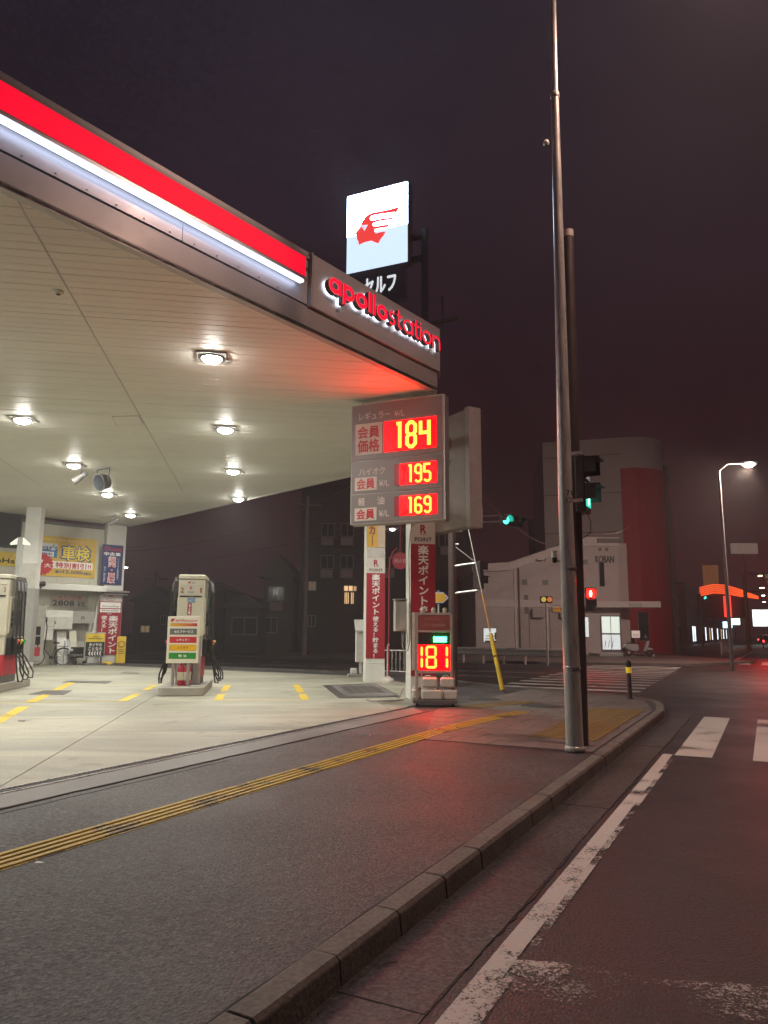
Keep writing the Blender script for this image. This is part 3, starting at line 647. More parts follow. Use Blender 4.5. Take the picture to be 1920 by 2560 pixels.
def letter_mesh(strokes, w, o0, o1, grow):
    mb = MB()
    for j, (pts, closed) in enumerate(strokes):
        q = [(p[0] * kx, p[1] * hz) for p in pts]; sub = MB(); e_ = j * .0025
        if not closed and grow: 
            a, b_ = q[0], q[1]; 
        sub.ribbon(q, w * kx * .98 + grow, o0 + e_, o1 + e_, closed)
        vs = [(*FK(k0 + v[0], v[1]), zb + v[2]) for v in sub.v]
        mb.add(vs, sub.f)
    return mb
for ch, w, st_ in lay:
    L = letter_mesh(st_, w, .10, .20, 0).build('letter', can, canopy)
    letter_mesh(st_, w, .2005, .212, -.022 if w > .2 else -.012).build('letter_face', face_b, L)
    letter_mesh(st_, w, .196, .203, .006).build('letter_trim', face_e, L)
    letter_mesh(st_, w, .085, .098, -.01).build('letter_glow', halo, L)
# small fixtures under the soffit are separate things
def fixture(i, x, y):
    o = thing('canopy_light', '', 'light', (x, y, SOFF), math.atan2(E1[1], E1[0]), 'downlights set in the canopy soffit')
    MB().bb(-.26, .26, -.26, .26, -.03, 0).build('trim_plate', grey, o, .006)
    MB().lathe([(.20, -.03), (.205, -.05), (.185, -.055), (.175, -.04)], n=24).build('bezel', dgrey, o)
    MB().lathe([(0, -.118), (.08, -.112), (.14, -.085), (.172, -.045)], n=24).build('lens', lit_white, o)
    MB().cyl((.26, .08, -.03), (.34, .08, -.05), .02, n=8).build('bracket', dgrey, o)
    return o
FIX = [fixture(i, x, y) for i, (x, y) in enumerate(LAMP_GRID)]
def proj(p):
    v = (p[0], p[1], p[2] - CAMH); d = sum(a * b_ for a, b_ in zip(v, FW))
    if d < .1: return None
    return (CX + FPX * sum(a * b_ for a, b_ in zip(v, RT)) / d, CY - FPX * sum(a * b_ for a, b_ in zip(v, UP)) / d)
rows = {}
for o in FIX:
    q = proj(o.location); o['_q'] = list(q) if q else [-9999, 0]
inv = sorted([o for o in FIX if -30 < o['_q'][0] < 1950 and 0 < o['_q'][1] < 2560], key=lambda o: o['_q'][1])
rightcol = [o for o in inv if o['_q'][0] > 450]; midcol = [o for o in inv if 60 < o['_q'][0] <= 450 and o['_q'][1] < 1300]; rest = [o for o in inv if o not in rightcol and o not in midcol]
ordw = ['nearest', 'second nearest', 'third nearest', 'fourth nearest', 'fifth nearest', 'sixth nearest']
for i, o in enumerate(rightcol): o['label'] = 'round white canopy downlight, %s in the row ending above the price sign side' % ordw[i]
for i, o in enumerate(midcol): o['label'] = 'round white canopy downlight, %s in the row over the centre of the forecourt' % ordw[i]
for i, o in enumerate(rest): o['label'] = 'round white canopy downlight, %s in the row over the numbered 3 pump' % ordw[i]
for o in FIX:
    if o not in inv: o['label'] = 'round white canopy downlight out over the unseen side of the forecourt'
    del o['_q']
def small(name, label, cat, loc, rz=0.0, group=None): return thing(name, label, cat, loc, rz, group)
c = G(146, 728, SOFF); o = small('smoke_detector', 'small round detector on the near soffit beside the long joint', 'detector', c)
MB().lathe([(0, -.05), (.05, -.045), (.075, -.02), (.08, 0)], n=18).build('housing', cream, o); MB().lathe([(0, -.058), (.028, -.056), (.03, -.045)], n=12).build('sensor', dgrey, o)
for px, lab, big in (((258, 1190), 'dark round floodlight hanging from the soffit in a bracket', True), ((203, 1192), 'small tilted dark speaker fixed to the soffit beside the round floodlight', False), ((285, 1308), 'grey tilted spotlight on a bracket above the navy banner', False)):
    c = G(px[0], px[1] - 18, SOFF)
    o = small('floodlight' if big else 'spotlight', lab, 'floodlight' if big else 'spotlight', c, R(-35))
    if big:
        MB().bb(-.30, -.27, -.02, .02, -.42, 0).bb(.27, .30, -.02, .02, -.42, 0).bb(-.30, .30, -.02, .02, -.02, 0).build('bracket', dgrey, o)
        MB().cyl((0, .17, -.36), (0, -.12, -.44), .20, .27, 20).build('housing', dgrey, o, .01); MB().cyl((0, -.121, -.44), (0, -.135, -.444), .24, .24, 20).build('glass', glass, o)
    else:
        MB().cyl((0, 0, 0), (0, 0, -.16), .02, n=8).build('stem', dgrey, o); MB().cyl((.12, .1, -.12), (-.16, -.12, -.36), .07, .11, 14).build('housing', dgrey, o, .008)
# ---- canopy columns with their banners
def column(loc, lab, w=.55, h=SOFF, rz=math.atan2(E1[1], E1[0])):
    o = thing('canopy_column', lab, 'column', loc, rz, 'square columns carrying the canopy')
    MB().bb(-w / 2, w / 2, -w / 2, w / 2, 0, .5).build('plinth_casing', white, o, .008)
    MB().bb(-w / 2 + .004, w / 2 - .004, -w / 2 + .004, w / 2 - .004, .505, h).build('shaft', white, o, .008)
    return o
colN = column((.80, 16.12, .13), 'white square canopy column behind the lit cart sign, carrying the price board')
colF = column((-.27, 21.5, .13), 'white square canopy column with crimson banner, behind the pit cover')
p = G(58, 1668, .13); colP = column((p[0], p[1], .13), 'two-tone pale and grey square column behind the pump numbered 3')
MB().bb(-.282, .282, -.282, .282, .2, 3.0).build('grey_casing', grey, colP, .006)
MB().bb(-.286, .286, -.290, -.280, 3.0, 3.95).build('pale_sheet', M('pale_sheet', (.55, .53, .47), .5), colP)
def pt_banner(o, x0, x1, z0, z1, zsplit, txt, t0, t1, sub=None, subz=None, yf=-.285):
    box('banner_sheet', dred, o, x0, x1, yf, yf + .008, z0, zsplit)
    box('banner_header', M('banner_header', (.60, .55, .50), .5, var=.06), o, x0, x1, yf - .001, yf + .008, zsplit, z1)
    w = (x1 - x0); cx = (x0 + x1) / 2; hh = z1 - zsplit
    text(o, 'R', cx - w * .10, cx + w * .12, zsplit + hh * .50, zsplit + hh * .88, yf - .004, rink if sub is None else dred, .05)
    box('header_rule', rink, o, cx - w * .13, cx + w * .15, yf - .003, yf, zsplit + hh * .42, zsplit + hh * .445)
    text(o, 'POINT', cx - w * .34, cx + w * .36, zsplit + hh * .12, zsplit + hh * .30, yf - .004, ink, .03)
    text(o, txt, cx - w * .2 if sub else cx - w * .2, cx + w * .22, t0, t1, yf - .004, wink, .035, True)
    if sub: text(o, sub, cx - w * .15, cx + w * .16, subz[0], subz[1], yf - .004, wink, .03, True)
# far column banner: heights measured on the column
zc = lambda y: A(930, y, 21.25)[2] - .13
bn = thing('column_banner', 'crimson point banner on the far white column, full text visible', 'banner', colF.location, colF.rotation_euler[2], 'crimson point banners on columns')
pt_banner(bn, -.268, .268, zc(1646), zc(1396), zc(1433), '楽天ポイント', zc(1536), zc(1436), '使える！貯まる！', (zc(1645), zc(1541)))
bp_ = thing('rental_banner', 'amber car rental banner on the far column under the price board', 'banner', colF.location, colF.rotation_euler[2])
box('sheet', gold, bp_, -.268, .05, -.285, -.277, zc(1368), zc(1150)); box('pale_side', M('peach_print', (.55, .42, .32), .5), bp_, .05, .268, -.286, -.277, zc(1368), zc(1150))
text(bp_, 'レンタカー', -.20, -.02, zc(1364), zc(1240), -.289, M('maroon_ink', (.25, .02, .03), .5, var=0), .04, True)
box('blank_strip', M('pale_strip', (.5, .47, .43), .5), bp_, -.262, .262, -.284, -.277, zc(1395), zc(1369))
zn = lambda y: A(1050, y, 15.85)[2] - .13
bn2 = thing('column_banner', 'crimson point banner on the near column, partly hidden by the cart sign', 'banner', colN.location, colN.rotation_euler[2], 'crimson point banners on columns')
pt_banner(bn2, -.268, .268, zn(1690), zn(1306), zn(1360), '楽天ポイント', zn(1512), zn(1364), '使える！貯まる！', (zn(1690), zn(1515)))
# ================================================================ price sign, logo sign on the near column
PA = math.atan2(-.8, 1.815)                        # both boards stand square to the road
seal = M('panel_taupe', (.20, .175, .17), .42, var=.06, scale=1.5)
psn = thing('price_sign', 'big grey fuel price board with glowing red 184, 195 and 169 panels', 'price sign', (.2325, 14.5, 0), PA)
PW, PZ0, PZ1 = 1.985, 3.68, 6.16
def pu(u): return -PW / 2 + PW * u
def pv_(v): return PZ1 - (PZ1 - PZ0) * v
cab = MB().bb(-PW / 2 - .02, PW / 2 + .02, .0, .26, PZ0 - .03, PZ1 + .03).build('cabinet', M('sign_cabinet', (.45, .42, .40), .45, var=.08), psn, .02)
for i, (a, b_) in enumerate(((0, .475), (.48, .755), (.76, 1))):
    box('face_panel', seal, psn, pu(.005), pu(.995), -.012, .002, pv_(b_) + .006, pv_(a) - .006, .003)
# side cabinet edge
box('edge_frame', alu, psn, PW / 2 + .02, PW / 2 + .05, .01, .25, PZ0 - .02, PZ1 + .02, .006)
m_plate_w = M('member_plate', (.62, .56, .50), .5, var=.05)
m_led_dim = M('led_dim_glow', (.03, .0, .004), .35, var=0, emit=.35, ecol=(.8, 0, .02))  # window area beside the digits, given a faint red glow of its own
def digit(parent, ch, x0, x1, z0, z1, y, w):
    W_, H_ = x1 - x0, z1 - z0; c_ = w * .9
    f = lambda *q: [(x0 + w / 2 + a * (W_ - w), z0 + w / 2 + b2 * (H_ - w)) for a, b2 in q]
    cx_, cz_ = c_ / (W_ - w), c_ / (H_ - w)
    D = {'1': [(f((.35, 1), (.75, 1), (.75, 0)), False)],
         '8': [(f((cx_, 1), (1 - cx_, 1), (1, 1 - cz_), (1, .5 + cz_ * .8), (1 - cx_ * .7, .5), (1, .5 - cz_ * .8), (1, cz_), (1 - cx_, 0), (cx_, 0), (0, cz_), (0, .5 - cz_ * .8), (cx_ * .7, .5), (0, .5 + cz_ * .8), (0, 1 - cz_)), True), (f((cx_ * 1.2, .5), (1 - cx_ * 1.2, .5)), False)],
         '4': [(f((0, 1), (0, .52), (1, .52)), False), (f((1, 1), (1, 0)), False)],
         '9': [(f((1, .5), (cx_, .5), (0, .5 + cz_), (0, 1 - cz_), (cx_, 1), (1 - cx_, 1), (1, 1 - cz_), (1, cz_), (1 - cx_, 0), (cx_, 0), (0, cz_)), False)],
         '5': [(f((1, 1), (0, 1), (0, .56), (1 - cx_, .56), (1, .56 - cz_), (1, cz_), (1 - cx_, 0), (cx_, 0), (0, cz_)), False)],
         '6': [(f((1, 1 - cz_), (1 - cx_, 1), (cx_, 1), (0, 1 - cz_), (0, cz_), (cx_, 0), (1 - cx_, 0), (1, cz_), (1, .5 - cz_), (1 - cx_, .5), (0, .5)), False)]}
    mb = MB()
    for j, (pts, cl) in enumerate(D[ch]): mb.ribbon(pts, w, y - .012 - .002 * j, y, cl)
    return mb.build('digit', led_amber, parent)
def led(u0, u1, v0, v1, num, du0, du1, dv0, dv1, w):
    bk = box('led_window', ink, psn, pu(u0), pu(u1), -.018, -.010, pv_(v1), pv_(v0))
    x0, x1 = pu(du0), pu(du1); n = len(num); ww = (x1 - x0) / n
    g0 = max(pu(u0) + .01, x0 - ww * .55)
    box('led_glow', led_red, bk, g0, pu(u1) - .01, -.024, -.0185, pv_(v1) + .008, pv_(v0) - .008)
    if g0 > pu(u0) + .05: box('led_dim', m_led_dim, bk, pu(u0) + .008, g0 - .004, -.023, -.0185, pv_(v1) + .008, pv_(v0) - .008)
    for i, ch in enumerate(num):
        a = x0 + ww * i + ww * .07; digit(psn, ch, a, a + ww * .84, pv_(dv1), pv_(dv0), -.026, w)
led(.357, .944, .17, .425, '184', .455, .893, .185, .415, .068)
led(.488, .944, .535, .71, '195', .605, .893, .548, .700, .040)
led(.488, .944, .80, .96, '169', .605, .893, .812, .950, .040)
pale = M('sign_lettering', (.66, .56, .52), .5, var=0)
text(psn, 'レギュラー', pu(.088), pu(.44), pv_(.135), pv_(.07), -.016, pale, .012)
text(psn, '¥/L', pu(.485), pu(.597), pv_(.135), pv_(.085), -.016, pale, .012)
text(psn, 'ハイオク', pu(.093), pu(.383), pv_(.605), pv_(.545), -.016, pale, .012)
text(psn, '¥/L', pu(.318), pu(.43), pv_(.705), pv_(.655), -.016, pale, .012)
text(psn, '軽', pu(.088), pu(.162), pv_(.855), pv_(.79), -.016, pale, .015); text(psn, '油', pu(.30), pu(.378), pv_(.855), pv_(.79), -.016, pale, .015)
text(psn, '¥/L', pu(.318), pu(.43), pv_(.955), pv_(.905), -.016, pale, .012)
pl = box('member_plate', m_plate_w, psn, pu(.047), pu(.352), -.020, -.012, pv_(.43), pv_(.165))
text(pl, '会員', pu(.075), pu(.32), pv_(.29), pv_(.19), -.022, rink, .03); text(pl, '価格', pu(.075), pu(.32), pv_(.41), pv_(.305), -.022, rink, .03)
for v0, v1 in ((.62, .73), (.875, .98)):
    pl = box('member_plate', m_plate_w, psn, pu(.047), pu(.293), -.020, -.012, pv_(v1), pv_(v0)); text(pl, '会員', pu(.07), pu(.27), pv_(v1 - .012), pv_(v0 + .012), -.022, rink, .03)
for x, z in ((-.8, PZ1 - .05), (.3, PZ1 - .05)): MB().cyl((x, .1, PZ1 + .02), (x, .1, PZ1 + .09), .018, n=8).build('lifting_eye', steel, psn)
MB().bb(-.15, .15, .26, 1.35, 4.1, 4.25).bb(-.15, .15, .26, 1.35, 5.5, 5.65).build('bracket', grey, psn, .006)
# the blank board beside it, turned to the other street
L = A(1108, 1030, 15.6); Rr_ = A(1166, 1020, 14.9)
ba = math.atan2(Rr_[1] - L[1], Rr_[0] - L[0]); bw = math.hypot(Rr_[1] - L[1], Rr_[0] - L[0])
z1 = Rr_[2]; z0 = A(1166, 1316, 14.9)[2]
bb_ = thing('blank_sign_board', 'blank beige sign board with peeled marks, beside the price board', 'sign board', (L[0], L[1], 0), ba)
box('cabinet', M('beige_back', (.34, .29, .26), .5, var=.18, scale=2), bb_, -.75, bw - .06, 0, .3, z0, z1 - .02, .015)
box('edge_frame', M('beige_edge', (.42, .38, .36), .45, var=.1), bb_, bw - .06, bw + .09, -.01, .31, z0 - .02, z1 + .02, .012)
for zz in (z0 + .45, z0 + 1.25, z1 - .3): MB().cyl((bw + .02, -.012, zz), (bw + .02, -.02, zz), .02, n=8).build('bolt', steel, bb_)
stain = M('peeled_mark', (.20, .13, .12), .7, var=.3, scale=6)
MB().prismy([(.02, z1 - .9), (.28, z1 - .75), (.30, z1 - .52), (.22, z1 - .48), (.10, z1 - .55), (.03, z1 - .60)], -.004, .0).build('peeled_mark', stain, bb_)
MB().prismy([(.02, z1 - 1.35), (.20, z1 - 1.12), (.30, z1 - 1.0), (.08, z1 - 1.02)], -.004, .0).build('peeled_mark', stain, bb_)
# ---- logo light box high on the mast
lg = thing('logo_sign', 'glowing white square sign with red winged head emblem above the canopy', 'logo sign', (-.205, 16.0, 0), PA)
LW, LZ0, LZ1 = 1.57, 9.83, 11.83
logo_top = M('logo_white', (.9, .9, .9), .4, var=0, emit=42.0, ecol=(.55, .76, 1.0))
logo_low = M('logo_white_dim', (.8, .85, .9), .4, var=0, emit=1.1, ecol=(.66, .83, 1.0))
logo_red = M('logo_red', (.5, .02, .02), .4, var=0, emit=1.0, ecol=(.90, .06, .055))
box('light_box', grey, lg, -LW / 2, LW / 2, .01, .28, LZ0, LZ1, .01)
zm = LZ0 + .47 * (LZ1 - LZ0)
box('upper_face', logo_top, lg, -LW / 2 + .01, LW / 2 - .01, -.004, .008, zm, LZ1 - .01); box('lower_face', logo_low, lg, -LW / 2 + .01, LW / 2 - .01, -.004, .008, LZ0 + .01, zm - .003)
def lp(x, y):
    u = (x - 555) / 497.0; tp = 310 - (x - 555) * .2828; bt = 952 - (x - 557) * .229
    return (-LW / 2 + u * LW, LZ0 + (bt - y) / (bt - tp) * (LZ1 - LZ0))
head = [(993, 383), (900, 411), (815, 430), (770, 440), (735, 455), (708, 480), (690, 510), (672, 545), (655, 580), (638, 600), (624, 620), (640, 632), (637, 640), (646, 655), (642, 663), (655, 680), (660, 709), (700, 688), (760, 672), (805, 690), (822, 690), (835, 660), (860, 628), (877, 596),
        (835, 601), (797, 613), (786, 597), (795, 578), (840, 566), (896, 558), (911, 534), (850, 541), (786, 556), (770, 542), (780, 525), (840, 507), (930, 496), (945, 474), (850, 487), (762, 506), (750, 490), (760, 466), (860, 447), (966, 433)]
mb = MB(); pts = [lp(*q) for q in head]; n = len(pts)
import mathutils.geometry as mg
tris = mg.tessellate_polygon([[mathutils.Vector((p[0], p[1], 0)) for p in pts]])
mb.add([(p[0], -.012, p[1]) for p in pts] , [tuple(t_) for t_ in tris]); mb.add([(p[0], -.012, p[1]) for p in pts] + [(p[0], -.004, p[1]) for p in pts], [(i, (i + 1) % n, n + (i + 1) % n, n + i) for i in range(n)])
emb = mb.build('emblem', logo_red, lg)
MB().prismy([lp(*q) for q in [(671, 549), (731, 543), (706, 593)]], -.016, -.0125).build('emblem_eye', logo_low, emb); MB().prismy([lp(*q) for q in [(688, 560), (705, 558), (697, 574)]], -.019, -.0165).build('emblem_pupil', logo_red, emb)
box('self_panel', M('self_panel', (.22, .22, .25), .4, var=.1), lg, -LW / 2 + .12, LW / 2 - .1, .02, .2, 9.0, 9.80, .01)
text(lg, 'セルフ', -.32, .48, 9.22, 9.62, .012, M('self_letters', (.8, .8, .8), .4, var=0, emit=.8, ecol=(.9, .95, 1)), .03)
mast = MB().bb(1.0, 1.13, .28, .41, SOFF + .3, 10.75).build('mast', M('mast_grey', (.16, .16, .17), .5), lg); [MB().bb(.76, 1.01, .2, .34, q, q + .1).build('mast_arm', dgrey, lg) for q in (9.95, 10.5)]
MB().bb(1.0, 1.9, .25, .33, 8.35, 8.42).cyl((1.5, .3, 8.3), (1.5, .3, 9.0), .02, n=8).build('service_rail', dgrey, lg)
# ================================================================ lit cart sign in front of the near column
ct = thing('cart_sign', 'wheeled roadside frame sign showing glowing red 181 under a green lamp', 'price sign', (*A(1087, 1700, 14.45)[:2], .13), R(-3))
fr = M('cart_frame', (.40, .33, .30), .5, .3)
X0, X1 = -.335, .315; ZB, ZT = .66, 1.76
MB().bb(X0 - .03, X0 + .02, -.02, .05, .12, ZT).bb(X1 - .02, X1 + .03, -.02, .05, .12, ZT - .03).bb(X0, X1, -.02, .05, ZT - .05, ZT).bb(X0, X1, -.02, .05, ZB - .05, ZB).bb(X0, X1, -.02, .05, 1.38, 1.42).build('frame', fr, ct, .006)
MB().bb(X0 - .10, X0 - .035, .0, .14, ZB, ZT).build('side_case', M('side_case', (.5, .45, .38), .5), ct, .008)
hd = box('header_board', M('header_brown', (.24, .06, .055), .5, var=.1), ct, X0 + .02, X1 - .02, -.012, .03, 1.42, ZT - .05)
text(hd, 'DrivePay', -.18, .12, 1.60, 1.66, -.016, M('faint_red', (.42, .14, .12), .5, var=0)); text(hd, 'アプリ会員価格', -.22, .2, 1.49, 1.555, -.016, M('faint_pink', (.48, .25, .22), .5, var=0))
sc_ = box('led_screen', ink, ct, X0 + .02, X1 - .02, -.006, .03, ZB, 1.38)
box('led_glow', M('cart_red_glow', (.05, 0, 0), .5, var=0, emit=70.0, ecol=(1, .0, .0002)), sc_, X0 + .03, X1 - .03, -.010, -.0065, ZB + .02, 1.14)
gl = M('green_lamp', (.1, .4, .15), .4, var=0, emit=30.0, ecol=(.02, 1.0, .12))
box('green_lamp', gl, ct, -.02, .23, -.03, -.011, 1.20, 1.30, .004)
segm = M('cart_segment', (.2, .15, .01), .4, var=0, emit=1.3, ecol=(1, .86, .10))
def seg7(x0, x1, z0, z1, on):
    w = .045; zmid = (z0 + z1) / 2; mb = MB()
    def hs(z): return [(x0 + .02, z), (x0 + .04, z + w / 2), (x1 - .04, z + w / 2), (x1 - .02, z), (x1 - .04, z - w / 2), (x0 + .04, z - w / 2)]
    def vs_(x, a, b_): return [(x, a), (x + w / 2, a + .03), (x + w / 2, b_ - .03), (x, b_), (x - w / 2, b_ - .03), (x - w / 2, a + .03)]
    S = {'a': hs(z1 - w / 2), 'g': hs(zmid), 'd': hs(z0 + w / 2), 'f': vs_(x0 + w / 2, zmid + .01, z1 - .01), 'b': vs_(x1 - w / 2, zmid + .01, z1 - .01), 'e': vs_(x0 + w / 2, z0 + .01, zmid - .01), 'c': vs_(x1 - w / 2, z0 + .01, zmid - .01)}
    for ch in on: mb.prismy(S[ch], -.024, -.011)
    mb.build('digit', segm, ct)
seg7(-.42, -.225, .70, 1.13, 'bc'); seg7(-.175, .04, .70, 1.13, 'abcdefg'); seg7(.03, .255, .70, 1.13, 'bc')
for x in (-.22, -.02, .20):
    l_ = MB().lathe([(.04, 0), (.045, .05), (.03, .09), (0, .10)], (x, .02, ZT), 12).build('top_lamp', M('lamp_dome', (.4, .38, .3), .4), ct)
MB().bb(-.42, .42, -.12, .42, .06, .12).build('cart_base', dgrey, ct, .008)
for x in (-.34, .34):
    for y in (-.06, .36): MB().cyl((x - .02, y, .055), (x + .02, y, .055), .055, n=14).build('wheel', black, ct)
for x in (-.36, .37): MB().cyl((x, .05, .12), (x, .02, .66), .018, n=8).build('leg', fr, ct)
def tank(loc, lab, rz=0.0, w=.34, h=.19, d=.2):
    o = thing('water_weight', lab, 'weight', loc, rz, 'white water weights on the cart')
    MB().bb(-w / 2, w / 2, -d / 2, d / 2, 0, h).build('body', M('white_tank', (.55, .52, .46), .45, var=.12), o, .04, 4); MB().cyl((w * .3, 0, h - .005), (w * .3, 0, h + .03), .025, n=12).build('cap', M('tank_cap', (.5, .1, .08), .5), o)
    MB().tube([(-.09, 0, h - .01), (-.07, 0, h + .03), (.0, 0, h + .035), (.03, 0, h - .01)], .012, 6).build('handle', white, o)
cb_ = ct.location
for dx, dy, dz, lab, w in ((-.06, -.02, .12, 'lower white water weight at the front of the cart', .40), (.29, -.0, .12, 'lower white water weight at the far end of the cart', .28), (-.10, .0, .345, 'upper white water weight stacked beneath the first glowing digits', .30), (.24, .0, .345, 'upper white water weight stacked under the last glowing digit', .28), (-.34, .12, .12, 'small white water weight tucked against the column', .18)):
    tank((cb_[0] + dx, cb_[1] + dy, .13 + dz), lab, R(-3), w)
# meter box and cables on the column
mbx = thing('meter_box', 'beige metal meter box with hood strapped to the near column', 'meter box', (*A(1004, 1540, 15.75)[:2], 0), math.atan2(E1[1], E1[0]))
zb0, zb1 = A(1004, 1578, 15.75)[2], A(1004, 1500, 15.75)[2]
box('case', M('meter_case', (.42, .38, .34), .5, var=.12), mbx, -.13, .11, 0, .26, zb0, zb1, .01); box('hood', M('meter_hood', (.36, .33, .30), .5), mbx, -.15, .12, -.03, .28, zb1, zb1 + .025, .006); box('door', M('meter_door', (.46, .42, .37), .5), mbx, -.04, .10, -.008, .0, zb0 + .03, zb1 - .03, .004)
cbl = M('pale_cable', (.35, .31, .28), .55, var=0)
o = thing('cable_loop', 'pale cable looping down under the meter box on the column', 'cable', mbx.location, mbx.rotation_euler[2])
MB().tube([(.02, .05, zb0), (.02, .02, zb0 - .28), (.06, 0, zb0 - .42), (.13, -.02, zb0 - .40), (.17, -.02, zb0 - .2), (.18, 0, zb0 + .1), (.16, .02, 3.2), (.2, .05, 3.7)], .011, 6).build('cable', cbl, o); MB().tube([(.06, .05, zb0), (.05, .02, zb0 - .2), (.09, 0, zb0 - .33), (.13, 0, zb0 - .2), (.12, .05, zb0)], .009, 6).build('cable', cbl, o)
o = thing('floor_cable', 'tangle of pale cables on the ground at the near column foot', 'cable', (.42, 15.6, .135), 0)
for j in range(4):
    pts = [(0, 0, .25 if j == 0 else .02)]; x, y = 0, 0
    for q in range(7): x -= random.uniform(.03, .16); y += random.uniform(-.12, .08) - .02; pts.append((x, y, .012 + .004 * j))
    MB().tube(pts, .011, 5).build('cable', cbl, o)
